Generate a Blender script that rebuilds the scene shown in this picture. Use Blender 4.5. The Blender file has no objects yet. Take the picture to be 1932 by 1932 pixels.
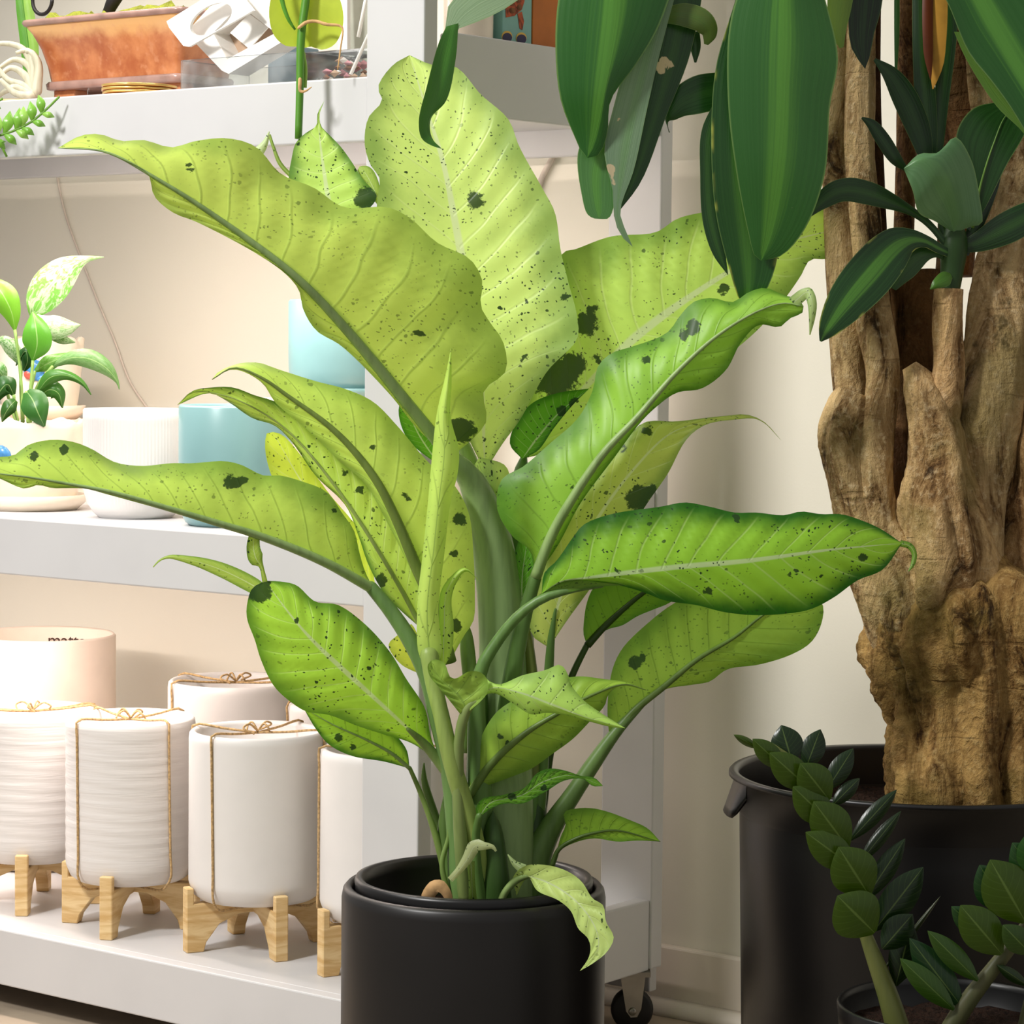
import bpy, math, random
import numpy as np
from mathutils import Vector, Matrix, noise

random.seed(7)
S = bpy.context.scene
COL = S.collection

# ---------------------------------------------------------------- camera
# world: X along the back wall (to the right), Y into the wall, Z up, floor at z = 0
IMG, CX = 1932.0, 966.0
VL, VR = (-5714.0, 565.0), (4960.0, 673.0)          # vanishing points of -X and +Y
F = math.sqrt(-((VL[0]-CX)*(VR[0]-CX)+(VL[1]-CX)*(VR[1]-CX)))
_n = lambda v: v/np.linalg.norm(v)
AX = -_n(np.array([VL[0]-CX, -(VL[1]-CX), -F]))
AY = _n(np.array([VR[0]-CX, -(VR[1]-CX), -F]))
AZ = np.cross(AX, AY)
M = np.array([AX, AY, AZ])
FZ = 0.105                                            # deck of the lowest shelf above the floor
ray = lambda x, y: M @ np.array([(x-CX)/F, -(y-CX)/F, -1.0])
CAM = np.array([0, 0, FZ]) - ray(817, 1914)*3.1

cd = bpy.data.cameras.new('camera'); cam = bpy.data.objects.new('camera', cd); COL.objects.link(cam)
cd.sensor_width = 36; cd.lens = F/IMG*36; cd.clip_start = .05
cam.matrix_world = Matrix([[*M[i], CAM[i]] for i in range(3)]+[[0, 0, 0, 1]])
S.camera = cam

# ---------------------------------------------------------------- light
S.view_settings.view_transform = 'Standard'; S.view_settings.look = 'None'
S.view_settings.gamma = 1; S.view_settings.use_curve_mapping = False
S.view_settings.exposure = 0.25
wd = bpy.data.worlds.new('world'); S.world = wd; wd.use_nodes = True
wd.node_tree.nodes['Background'].inputs[0].default_value = (1.0, .985, .95, 1)
wd.node_tree.nodes['Background'].inputs[1].default_value = .31

def area(name, loc, target, size, power, col, size_y=None):
    l = bpy.data.lights.new(name, 'AREA'); l.energy = power; l.color = col; l.size = size
    if size_y: l.shape = 'RECTANGLE'; l.size_y = size_y
    o = bpy.data.objects.new(name, l); COL.objects.link(o); o.location = loc
    o.rotation_euler = (Vector(target)-Vector(loc)).to_track_quat('-Z', 'Y').to_euler()
    return o
# track spots on the shop ceiling, aimed at the shelf display
def spot(name, loc, target, size, power, col, rad=.12, blend=.9):
    l = bpy.data.lights.new(name, 'SPOT'); l.energy = power; l.color = col; l.spot_size = math.radians(size); l.spot_blend = blend; l.shadow_soft_size = rad
    o = bpy.data.objects.new(name, l); COL.objects.link(o); o.location = loc
    o.rotation_euler = (Vector(target)-Vector(loc)).to_track_quat('-Z', 'Y').to_euler(); return o
spot('track_spot', (-.45, -2.35, 2.65), (-.22, -.12, .86), 60, 288, (1, .985, .96), .22)
area('ceiling_lamp', (-1.4, -1.2, 2.8), (-.6, 0, .8), .9, 16, (1, .97, .92), .5)

# ---------------------------------------------------------------- geometry helpers
def W(x, y, c=0.0):                 # pixel + nearness in cm (0 = the big plant's axis at 2.70 m)
    return CAM + ray(x, y)*(2.70-c/100.0)
def onplane(x, y, ax, val):
    r = ray(x, y); t = (val-CAM[ax])/r[ax]; return CAM+r*t
onX = lambda x, y, v: onplane(x, y, 0, v)
onY = lambda x, y, v: onplane(x, y, 1, v)
onZ = lambda x, y, v: onplane(x, y, 2, v)
def depth(p): return -(M.T @ (np.array(p)-CAM))[2]
def zat(X, Y, py):                  # height of the vertical line (X, Y) seen at picture row py
    a, b = 0.0, 2.0
    for _ in range(40):
        m = (a+b)/2; q = M.T @ (np.array([X, Y, m])-CAM); yy = CX+q[1]/q[2]*F
        if yy > py: a = m
        else: b = m
    return (a+b)/2
FWD = np.array([-.611, .791])

def spl(pts, n):                    # smooth resample by arc length
    p = np.array(pts, float)
    if len(p) == 2:
        t = np.linspace(0, 1, n)[:, None]; return p[0]*(1-t)+p[1]*t
    e = np.vstack([2*p[0]-p[1], p, 2*p[-1]-p[-2]]); out = []
    for i in range(len(p)-1):
        a, b, c, d = e[i:i+4]
        ta = 0; tb = ta+max(1e-6, np.linalg.norm(b-a))**.5; tc = tb+max(1e-6, np.linalg.norm(c-b))**.5; td = tc+max(1e-6, np.linalg.norm(d-c))**.5
        for k in range(12):
            t = tb+(tc-tb)*k/12
            A1 = (tb-t)/(tb-ta)*a+(t-ta)/(tb-ta)*b; A2 = (tc-t)/(tc-tb)*b+(t-tb)/(tc-tb)*c; A3 = (td-t)/(td-tc)*c+(t-tc)/(td-tc)*d
            B1 = (tc-t)/(tc-ta)*A1+(t-ta)/(tc-ta)*A2; B2 = (td-t)/(td-tb)*A2+(t-tb)/(td-tb)*A3
            out.append((tc-t)/(tc-tb)*B1+(t-tb)/(tc-tb)*B2)
    out.append(p[-1]); o = np.array(out)
    s = np.concatenate([[0], np.cumsum(np.linalg.norm(np.diff(o, axis=0), axis=1))])
    q = np.linspace(0, s[-1], n)
    return np.stack([np.interp(q, s, o[:, k]) for k in range(o.shape[1])], 1)

WLOC = {}
def empty(name, loc, label, cat, group=None, parent=None):
    o = bpy.data.objects.new(name, None); COL.objects.link(o); o.empty_display_size = .03
    o.location = loc; WLOC[o] = np.array(loc, float)
    tag(o, label, cat, group); return o
def tag(o, label=None, cat=None, group=None, kind=None):
    if label: o['label'] = label
    if cat: o['category'] = cat
    if group: o['group'] = group
    if kind: o['kind'] = kind
    return o
def mk(name, V, Fc, mat, parent=None, smooth=True, local=False, label=None, color=None):
    V = np.array(V, float)
    c = np.zeros(3) if local else (V.min(0)+V.max(0))/2
    me = bpy.data.meshes.new(name); me.from_pydata((V-c).tolist(), [], [list(f) for f in Fc]); me.update()
    if smooth: me.polygons.foreach_set('use_smooth', [True]*len(me.polygons))
    if mat: me.materials.append(mat)
    o = bpy.data.objects.new(name, me); COL.objects.link(o)
    if parent:
        o.parent = parent
        if not local: o.location = c-WLOC[parent]
        WLOC[o] = WLOC[parent] if local else c
    else:
        o.location = c; WLOC[o] = c
    if label: o['label'] = label
    if color: o.color = (*lin(color), 1)
    return o
def lin(c):
    return tuple((v/255/12.92 if v/255 <= .04045 else ((v/255+.055)/1.055)**2.4) for v in c)
def sharp(o, deg=35):
    me = o.data
    try: me.set_sharp_from_angle(angle=math.radians(deg))
    except Exception: pass
    return o
def bevel(o, w=.003, seg=2):
    m = o.modifiers.new('bevel', 'BEVEL'); m.width = w; m.segments = seg; m.limit_method = 'ANGLE'; return o
def boxvf(lo, hi):
    x0, y0, z0 = lo; x1, y1, z1 = hi
    V = [(x0,y0,z0),(x1,y0,z0),(x1,y1,z0),(x0,y1,z0),(x0,y0,z1),(x1,y0,z1),(x1,y1,z1),(x0,y1,z1)]
    return V, [(0,3,2,1),(4,5,6,7),(0,1,5,4),(1,2,6,5),(2,3,7,6),(3,0,4,7)]
def box(name, lo, hi, mat, parent=None, bv=.003, **k):
    o = mk(name, *boxvf(lo, hi), mat, parent, smooth=False, **k)
    if bv: bevel(o, bv)
    return o
def lathe(prof, c=(0, 0, 0), n=64, fn=None):
    V, Fc = [], []
    for i, (r, z) in enumerate(prof):
        for k in range(n):
            a = 2*math.pi*k/n; rr = r if fn is None else fn(r, z, a, i)
            V.append((c[0]+rr*math.cos(a), c[1]+rr*math.sin(a), c[2]+z))
    for i in range(len(prof)-1):
        for k in range(n):
            Fc.append((i*n+k, i*n+(k+1) % n, (i+1)*n+(k+1) % n, (i+1)*n+k))
    if prof[0][0] > 0: Fc.append(tuple(range(n))[::-1])
    if prof[-1][0] > 0: Fc.append(tuple((len(prof)-1)*n+k for k in range(n)))
    return V, Fc
def tube(P, R, n=12, fn=None, flat=None):
    P = np.array(P, float); R = np.array(R, float); V, Fc = [], []
    T = np.gradient(P, axis=0); T /= np.linalg.norm(T, axis=1)[:, None]+1e-12
    u = np.cross(T[0], [0.3, 0.2, 1.0]); u /= np.linalg.norm(u)
    for i in range(len(P)):
        u = u-T[i]*np.dot(u, T[i]); u /= np.linalg.norm(u); v = np.cross(T[i], u)
        for k in range(n):
            a = 2*math.pi*k/n; d = math.cos(a)*u+math.sin(a)*v
            r = R[i]
            p = P[i]+d*r
            if fn: p = P[i]+d*r*fn(p, a, i)
            V.append(p)
    for i in range(len(P)-1):
        for k in range(n):
            Fc.append((i*n+k, i*n+(k+1) % n, (i+1)*n+(k+1) % n, (i+1)*n+k))
    Fc.append(tuple(range(n))[::-1]); Fc.append(tuple((len(P)-1)*n+k for k in range(n)))
    return V, Fc
def pxtube(name, pts, mat, parent, n=10, seg=24, color=None, fn=None, label=None):
    """pts: (x, y, c, r) with radius in picture pixels at that depth"""
    q = spl(pts, seg)
    P = [W(a[0], a[1], a[2]) for a in q]; R = [max(.0004, a[3]*(2.70-a[2]/100)/F) for a in q]
    T0 = P[0]-P[1]; T0 = T0/(np.linalg.norm(T0)+1e-12)
    P = [P[0]+T0*R[0]*1.1, P[0]+T0*R[0]*.9, P[0]+T0*R[0]*.5]+P; R = [R[0]*.12, R[0]*.5, R[0]*.85]+R      # rounded start
    return mk(name, *tube(P, R, n, fn), mat, parent, color=color, label=label)
def merge(*vf):
    V, Fc = [], []
    for v, f in vf:
        b = len(V); V += [tuple(p) for p in v]; Fc += [tuple(i+b for i in q) for q in f]
    return V, Fc

# ---------------------------------------------------------------- materials
class NB:
    def __init__(s, name):
        s.m = bpy.data.materials.new(name); s.m.use_nodes = True; s.t = s.m.node_tree; s.t.nodes.clear()
        s.out = s.t.nodes.new('ShaderNodeOutputMaterial')
    def n(s, typ, ins=None, **kw):
        o = s.t.nodes.new(typ)
        for k, v in kw.items(): setattr(o, k, v)
        for k, v in (ins or {}).items(): s.set(o.inputs[k], v)
        return o
    def set(s, sock, v):
        if isinstance(v, bpy.types.NodeSocket): s.t.links.new(v, sock)
        else: sock.default_value = v
    def math(s, op, a, b=0.0, c=0.0, clamp=False):
        o = s.t.nodes.new('ShaderNodeMath'); o.operation = op; o.use_clamp = clamp
        s.set(o.inputs[0], a); s.set(o.inputs[1], b); s.set(o.inputs[2], c); return o.outputs[0]
    def mix(s, f, a, b, mode='MIX'):
        o = s.t.nodes.new('ShaderNodeMix'); o.data_type = 'RGBA'; o.blend_type = mode
        s.set(o.inputs[0], f); s.set(o.inputs[6], a); s.set(o.inputs[7], b); return o.outputs[2]
    def ss(s, v, lo, hi, a=0.0, b=1.0):
        o = s.t.nodes.new('ShaderNodeMapRange'); o.interpolation_type = 'SMOOTHSTEP'
        s.set(o.inputs[0], v); o.inputs[1].default_value = lo; o.inputs[2].default_value = hi
        o.inputs[3].default_value = a; o.inputs[4].default_value = b; return o.outputs[0]
    def noise(s, vec, scale, detail=3, rough=.5, dist=0):
        o = s.n('ShaderNodeTexNoise', {'Scale': scale, 'Detail': detail, 'Roughness': rough, 'Distortion': dist})
        if vec is not None: s.set(o.inputs['Vector'], vec)
        return o
    def principled(s, col, rough=.5, spec=.5, metal=0.0, **k):
        p = s.n('ShaderNodeBsdfPrincipled'); s.set(p.inputs['Base Color'], col); s.set(p.inputs['Roughness'], rough)
        s.set(p.inputs['Specular IOR Level'], spec); s.set(p.inputs['Metallic'], metal)
        for kk, v in k.items(): s.set(p.inputs[kk.replace('_', ' ')], v)
        return p
    def bump(s, h, strength=.3, dist=.002):
        return s.n('ShaderNodeBump', {'Height': h, 'Strength': strength, 'Distance': dist}).outputs[0]
    def done(s, sh): s.t.links.new(sh, s.out.inputs[0]); return s.m
def C(r, g, b): return (*lin((r, g, b)), 1)

def plain(name, rgb, rough=.5, spec=.5, metal=0.0, var=.06, scale=30, bump=0.0, bscale=200, bdist=.001, **k):
    b = NB(name); tc = b.n('ShaderNodeTexCoord').outputs['Object']
    nz = b.noise(tc, scale, 4).outputs['Fac']
    c = C(*rgb); d = tuple(v*(1-2.5*var) for v in c[:3])+(1,)
    col = b.mix(b.ss(nz, .35, .75), c, d)
    p = b.principled(col, rough, spec, metal, **k)
    if bump: b.set(p.inputs['Normal'], b.bump(b.noise(tc, bscale, 3).outputs['Fac'], bump, bdist))
    return b.done(p.outputs[0])

def mat_leaf(name, kind):
    b = NB(name)
    uv = b.n('ShaderNodeUVMap', uv_map='leaf').outputs[0]; um = b.n('ShaderNodeUVMap', uv_map='metric').outputs[0]
    sp = b.n('ShaderNodeSeparateXYZ', {0: uv}); U, V = sp.outputs[0], sp.outputs[1]
    au = b.math('ABSOLUTE', b.math('MULTIPLY_ADD', U, 2.0, -1.0))
    oi = b.n('ShaderNodeObjectInfo'); base = oi.outputs['Color']; rnd = oi.outputs['Random']
    back = b.n('ShaderNodeNewGeometry').outputs['Backfacing']
    off = b.n('ShaderNodeCombineXYZ', {0: b.math('MULTIPLY', rnd, 7.0), 1: b.math('MULTIPLY', rnd, 13.0), 2: 0.0}).outputs[0]
    vec = b.n('ShaderNodeVectorMath', {0: um, 1: off}, operation='ADD').outputs[0]
    nz = b.noise(vec, 22, 4, .55).outputs['Fac']
    if kind == 'dieff':
        deep = b.mix(.62, base, C(58, 118, 30))
        col = b.mix(b.ss(nz, .40, .75, 0, .22), base, deep)
        # deeper green margin, palest along the rib
        mg = b.math('ADD', au, b.math('MULTIPLY_ADD', nz, .5, -.25))
        at = b.n('ShaderNodeAttribute', attribute_type='OBJECT', attribute_name='margin').outputs['Fac']
        col = b.mix(b.math('MULTIPLY', b.ss(mg, .48, 1.0), at), col, C(46, 112, 24))
        # side veins
        wob = b.math('MULTIPLY_ADD', b.noise(vec, 9, 2).outputs['Fac'], .9, -.45)
        av = b.n('ShaderNodeAttribute', attribute_type='OBJECT', attribute_name='veins').outputs['Fac']
        ph = b.math('MULTIPLY', b.math('SUBTRACT', V, b.math('MULTIPLY', au, .13)), av)
        fr = b.math('ABSOLUTE', b.math('SUBTRACT', b.math('FRACT', b.math('ADD', ph, wob)), .5))
        line = b.math('MULTIPLY', b.ss(fr, 0.0, .07, 1, 0), b.ss(au, .6, .98, 1, 0))
        veinc = b.mix(back, b.mix(.5, base, C(232, 245, 190)), b.mix(.55, base, C(70, 110, 35)))
        col = b.mix(b.math('MULTIPLY', line, .5), col, veinc)
        rib = b.ss(b.math('DIVIDE', au, b.math('MULTIPLY_ADD', V, -.07, .095)), .5, 1.0, 1, 0)
        ribc = b.mix(back, b.mix(.6, base, C(225, 236, 205)), b.mix(.45, base, C(110, 150, 70)))
        col = b.mix(rib, col, ribc)
        # freckles
        wv = b.n('ShaderNodeVectorMath', {0: vec, 1: b.n('ShaderNodeVectorMath', {0: b.noise(vec, 160, 2).outputs['Color'], 'Scale': .006}, operation='SCALE').outputs[0]}, operation='ADD').outputs[0]
        spots = None
        for sc, prob, rad in ((330, .24, .34), (150, .06, .32)):
            vo = b.n('ShaderNodeTexVoronoi', {'Vector': wv, 'Scale': float(sc), 'Randomness': 1.0})
            cr = b.n('ShaderNodeSeparateXYZ', {0: vo.outputs['Color']}).outputs[0]
            on = b.math('LESS_THAN', cr, prob)
            s_ = b.math('MULTIPLY', on, b.ss(vo.outputs['Distance'], rad*.75, rad, 1, 0))
            spots = s_ if spots is None else b.math('MAXIMUM', spots, s_)
        spots = b.math('MULTIPLY', spots, b.ss(b.noise(vec, 14, 2).outputs['Fac'], .36, .58, .1, 1))
        bl = b.n('ShaderNodeAttribute', attribute_name='blot').outputs['Fac']
        bn = b.math('ADD', bl, b.math('MULTIPLY_ADD', b.noise(vec, 150, 5, .7).outputs['Fac'], .9, -.45))
        spots = b.math('MAXIMUM', b.math('MULTIPLY', spots, b.math('MULTIPLY_ADD', back, -.40, .98)), b.ss(bn, .45, .55, 0, .93))
        col = b.mix(spots, col, C(40, 70, 32))
        rough, spec, tr = .42, .38, .38
        h = b.math('MULTIPLY_ADD', line, -.6, b.math('MULTIPLY', nz, .3))
        nb = b.bump(h, .35, .0015)
    elif kind == 'strap':                      # corn plant: dark green, pale central stripe, yellowed margin flecks
        st = b.noise(b.n('ShaderNodeCombineXYZ', {0: b.math('MULTIPLY', U, 26.0), 1: b.math('MULTIPLY', V, 1.2), 2: b.math('MULTIPLY', rnd, 30.0)}).outputs[0], 1.0, 2).outputs['Fac']
        at = b.n('ShaderNodeAttribute', attribute_type='OBJECT', attribute_name='stripe').outputs['Fac']
        cen = b.math('MULTIPLY', b.ss(b.math('ADD', au, b.math('MULTIPLY_ADD', st, .6, -.3)), .06, .42, 1, 0), at)
        col = b.mix(b.ss(st, .35, .7, 0, .5), base, b.mix(.5, base, C(60, 110, 50)))
        col = b.mix(b.math('MULTIPLY', cen, .8), col, C(92, 150, 54))
        fl = b.math('MULTIPLY', b.ss(au, .86, 1.0), b.ss(b.noise(vec, 30, 2).outputs['Fac'], .52, .66))
        fk = b.n('ShaderNodeAttribute', attribute_type='OBJECT', attribute_name='fleck').outputs['Fac']
        col = b.mix(b.math('MULTIPLY', fl, fk), col, C(196, 200, 84))
        col = b.mix(b.ss(au, .955, .99, 0, .35), col, C(160, 190, 110))
        vo = b.n('ShaderNodeTexVoronoi', {'Vector': vec, 'Scale': 45.0})
        on = b.math('LESS_THAN', b.n('ShaderNodeSeparateXYZ', {0: vo.outputs['Color']}).outputs[0], .02)
        col = b.mix(b.math('MULTIPLY', on, b.ss(vo.outputs['Distance'], .1, .16, 1, 0)), col, C(200, 178, 140))
        sc = b.n('ShaderNodeAttribute', attribute_name='blot').outputs['Fac']
        col = b.mix(b.ss(b.math('ADD', sc, b.math('MULTIPLY_ADD', b.noise(vec, 90, 3).outputs['Fac'], .6, -.3)), .5, .56), col, C(205, 186, 150))
        rough, spec, tr = .32, .6, .18
        nb = b.bump(st, .25, .0012)
    elif kind == 'variegated':
        pat = b.noise(b.n('ShaderNodeCombineXYZ', {0: b.math('MULTIPLY', au, 3.0), 1: b.math('MULTIPLY', V, 9.0), 2: b.math('MULTIPLY', rnd, 20.0)}).outputs[0], 1.0, 4, .6, 1.0).outputs['Fac']
        at = b.n('ShaderNodeAttribute', attribute_type='OBJECT', attribute_name='white').outputs['Fac']
        col = b.mix(b.math('MULTIPLY', b.ss(pat, .42, .56), at), base, C(225, 238, 210))
        col = b.mix(b.ss(au, .02, .06, .5, 0), col, C(190, 220, 150))
        rough, spec, tr = .34, .45, .3
        nb = b.bump(pat, .2, .001)
    else:                                      # plain glossy leaflet
        fr = b.math('ABSOLUTE', b.math('SUBTRACT', b.math('FRACT', b.math('MULTIPLY', b.math('SUBTRACT', V, b.math('MULTIPLY', au, .25)), 9.0)), .5))
        col = b.mix(b.ss(nz, .35, .7, 0, .4), base, b.mix(.5, base, C(24, 60, 14)))
        col = b.mix(b.ss(fr, 0, .12, .10, 0), col, b.mix(.5, base, C(150, 190, 90)))
        col = b.mix(b.ss(au, .02, .07, .45, 0), col, b.mix(.5, base, C(170, 200, 110)))
        rough, spec, tr = .28, .5, .2
        nb = b.bump(b.math('ADD', nz, b.ss(fr, 0, .2, -.12, 0)), .25, .001)
    p = b.principled(col, rough, spec, 0.0, Normal=nb)
    tl = b.n('ShaderNodeBsdfTranslucent', {'Color': b.mix(1.0, col, (1.0, 1.0, .7, 1), 'MULTIPLY'), 'Normal': nb})
    mx = b.n('ShaderNodeMixShader', {0: tr, 1: p.outputs[0], 2: tl.outputs[0]})
    return b.done(mx.outputs[0])

def mat_stem(name):
    b = NB(name); oi = b.n('ShaderNodeObjectInfo'); tc = b.n('ShaderNodeTexCoord').outputs['Object']
    mp = b.n('ShaderNodeMapping', {0: tc, 'Scale': (1, 1, .12)}).outputs[0]
    nz = b.noise(mp, 130, 3).outputs['Fac']
    col = b.mix(b.ss(nz, .4, .7, 0, .45), oi.outputs['Color'], b.mix(.5, oi.outputs['Color'], C(40, 70, 20)))
    p = b.principled(col, .42, .4, 0, Normal=b.bump(nz, .2, .001))
    tl = b.n('ShaderNodeBsdfTranslucent', {'Color': col})
    return b.done(b.n('ShaderNodeMixShader', {0: .12, 1: p.outputs[0], 2: tl.outputs[0]}).outputs[0])

def mat_bark():
    b = NB('bark'); tc = b.n('ShaderNodeTexCoord').outputs['Object']
    geo = b.n('ShaderNodeNewGeometry').outputs['Position']
    mp = b.n('ShaderNodeMapping', {0: geo, 'Scale': (1, 1, .30)}).outputs[0]
    n1 = b.noise(mp, 34, 7, .7, .8).outputs['Fac']; n2 = b.noise(geo, 9, 4, .6).outputs['Fac']; n3 = b.noise(geo, 150, 4, .6).outputs['Fac']
    ring = b.noise(b.n('ShaderNodeMapping', {0: geo, 'Scale': (.12, .12, 1)}).outputs[0], 70, 2, .5, .8).outputs['Fac']
    col = b.mix(b.ss(n1, .34, .66), C(116, 84, 46), C(214, 182, 130))
    col = b.mix(b.ss(n3, .5, .72, 0, .55), col, C(226, 202, 160))
    col = b.mix(b.ss(n2, .48, .66, 0, .55), col, C(112, 104, 52))
    n4 = b.noise(b.n('ShaderNodeVectorMath', {0: geo, 1: (3.1, 1.7, .4)}, operation='ADD').outputs[0], 15, 5, .7).outputs['Fac']
    col = b.mix(b.ss(n4, .60, .70, 0, .8), col, C(74, 62, 30))
    col = b.mix(b.ss(n1, .32, .44, .9, 0), col, C(44, 28, 12))
    col = b.mix(b.ss(ring, .27, .34, .22, 0), col, C(70, 48, 28))
    col = b.mix(1.0, col, b.n('ShaderNodeObjectInfo').outputs['Color'], 'MULTIPLY')
    h = b.math('ADD', b.math('MULTIPLY', n1, 1.0), b.math('MULTIPLY_ADD', n3, .35, b.math('MULTIPLY', b.ss(ring, .27, .36), .12)))
    return b.done(b.principled(col, .8, .2, 0, Normal=b.bump(h, 1.0, .010)).outputs[0])

def mat_wood():
    b = NB('pine_wood'); tc = b.n('ShaderNodeTexCoord').outputs['Object']
    mp = b.n('ShaderNodeMapping', {0: tc, 'Scale': (6, 6, 42)}).outputs[0]
    n = b.noise(mp, 2.2, 4, .55, .8).outputs['Fac']
    col = b.mix(b.ss(n, .35, .68), C(232, 203, 152), C(206, 166, 108))
    return b.done(b.principled(col, .55, .3, 0, Normal=b.bump(n, .1, .001)).outputs[0])
def mat_ringed(name, rgb, scale, strength, axis='Z', rough=.55):
    b = NB(name); tc = b.n('ShaderNodeTexCoord').outputs['Object']
    if axis == 'Z':
        mp = b.n('ShaderNodeMapping', {0: tc, 'Scale': (2.0, 2.0, scale)}).outputs[0]; n = b.noise(mp, 3.0, 3, .6, .3).outputs['Fac']
    col = b.mix(b.ss(n, .3, .7), C(*rgb), tuple(v*.95 for v in C(*rgb)[:3])+(1,))
    return b.done(b.principled(col, rough, .35, 0, Normal=b.bump(n, strength, .002)).outputs[0])
def mat_glass(name, rgb, alpha):
    b = NB(name); tc = b.n('ShaderNodeTexCoord').outputs['Object']
    n = b.noise(tc, 25, 2).outputs['Fac']
    g = b.n('ShaderNodeBsdfGlossy', {'Color': C(*rgb), 'Roughness': .08}); t = b.n('ShaderNodeBsdfTransparent', {'Color': C(*rgb)})
    d = b.principled(C(*rgb), .2)
    m1 = b.n('ShaderNodeMixShader', {0: b.ss(n, .4, .7, alpha, alpha+.1), 1: t.outputs[0], 2: d.outputs[0]})
    fr = b.n('ShaderNodeFresnel', {'IOR': 1.35}).outputs[0]
    return b.done(b.n('ShaderNodeMixShader', {0: fr, 1: m1.outputs[0], 2: g.outputs[0]}).outputs[0])
def mat_emit(name, rgb, s):
    b = NB(name); return b.done(b.n('ShaderNodeEmission', {'Color': C(*rgb), 'Strength': s}).outputs[0])

m_wall = plain('wall_paint', (226, 222, 208), .75, .25, var=.015, scale=3, bump=.12, bscale=350, bdist=.0008)
m_trim = plain('trim_paint', (232, 222, 208), .45, .4, var=.02, scale=6)
m_floor = plain('floor_concrete', (176, 160, 140), .5, .4, var=.12, scale=9, bump=.1, bscale=120)
m_shelf = plain('shelf_paint', (208, 207, 208), .42, .4, var=.018, scale=8, bump=.06, bscale=90)
m_black = plain('black_glaze', (20, 17, 16), .40, .5, var=.08, scale=14)
m_blackp = plain('black_plastic', (13, 12, 13), .36, .5, var=.1, scale=20)
m_soil = plain('soil', (44, 26, 16), .9, .2, var=.2, scale=120, bump=1.0, bscale=140, bdist=.01)
m_white = plain('white_ceramic', (228, 224, 221), .45, .4, var=.01)
m_whiter = mat_ringed('white_ringed_ceramic', (228, 223, 220), 30, .55)
m_cream = plain('cream_ceramic', (244, 230, 210), .3, .5, var=.03)
m_teal = plain('teal_glaze', (130, 170, 172), .28, .5, var=.04, scale=12)
m_blush = plain('blush_ceramic', (240, 220, 204), .5, .35, var=.02)
m_twine = plain('jute_twine', (206, 172, 124), .85, .15, var=.2, scale=300, bump=.6, bscale=700)
m_wood = mat_wood(); m_bark = mat_bark()
m_dieff = mat_leaf('dumb_cane_leaf', 'dieff'); m_strap = mat_leaf('corn_plant_leaf', 'strap')
m_gloss = mat_leaf('glossy_leaf', 'gloss'); m_varieg = mat_leaf('variegated_leaf', 'variegated')
m_stem = mat_stem('stem')
m_metal = plain('zinc_metal', (170, 165, 155), .35, .5, .9, var=.08)
m_rubber = plain('caster_rubber', (22, 20, 19), .5, .4)
def mat_copper():
    b = NB('copper_glaze'); tc = b.n('ShaderNodeTexCoord').outputs['Object']; z = b.n('ShaderNodeSeparateXYZ', {0: tc}).outputs[2]
    n = b.noise(tc, 22, 4, .6).outputs['Fac']
    zz_ = b.math('ADD', z, b.math('MULTIPLY_ADD', n, .03, -.015))
    col = b.mix(b.ss(n, .3, .7), C(166, 92, 54), C(206, 136, 88))
    col = b.mix(b.ss(zz_, .012, .030, 0, .85), col, C(232, 186, 124))
    col = b.mix(b.ss(b.noise(tc, 70, 3).outputs['Fac'], .55, .7, 0, .35), col, C(214, 156, 116))
    return b.done(b.principled(col, .26, .6).outputs[0])
m_copper = mat_copper()
m_copper2 = plain('copper_rim_glaze', (176, 142, 130), .25, .6, var=.16, scale=26)
m_moss = plain('moss', (150, 158, 60), .9, .2, var=.18, scale=90, bump=1, bscale=160, bdist=.006)
m_gold = plain('gold_edge', (226, 190, 110), .3, .5, .7, var=.1)
m_orange = plain('orange_card', (196, 112, 44), .55, .3, var=.06)
m_aqua = plain('aqua_card', (134, 184, 176), .5, .3, var=.05)
m_card = plain('white_card', (246, 243, 238), .6, .3, var=.01)
m_tan = plain('tan_card', (190, 160, 134), .6, .3, var=.05)
m_grey = plain('grey_board', (158, 160, 146), .6, .3, var=.04)
m_dark = plain('dark_iron', (30, 26, 26), .5, .4)
m_cord = plain('cord_plastic', (206, 194, 182), .5, .3)
m_blue = plain('bird_blue_glaze', (74, 138, 196), .25, .5, var=.14, scale=120)
m_red = plain('bird_red_glaze', (214, 96, 80), .3, .5)
m_turtle = plain('turtle_print', (190, 88, 50), .6, .3, var=.3, scale=160)
m_navy = plain('navy_print', (58, 52, 88), .6, .3)
m_yellow = plain('yellow_print', (232, 190, 90), .6, .3)
m_ink = plain('ink', (70, 52, 44), .7, .2)
m_dry = plain('dry_sheath', (222, 178, 124), .7, .2, var=.2, scale=60)
m_pink = plain('pink_dried', (214, 150, 158), .8, .2, var=.2, scale=60)
m_brown = plain('brown_dried', (142, 96, 66), .8, .2, var=.25, scale=60)
m_glass = mat_glass('clear_plastic', (246, 248, 248), .02)
m_led = mat_emit('led_glow', (255, 226, 200), 6)

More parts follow.
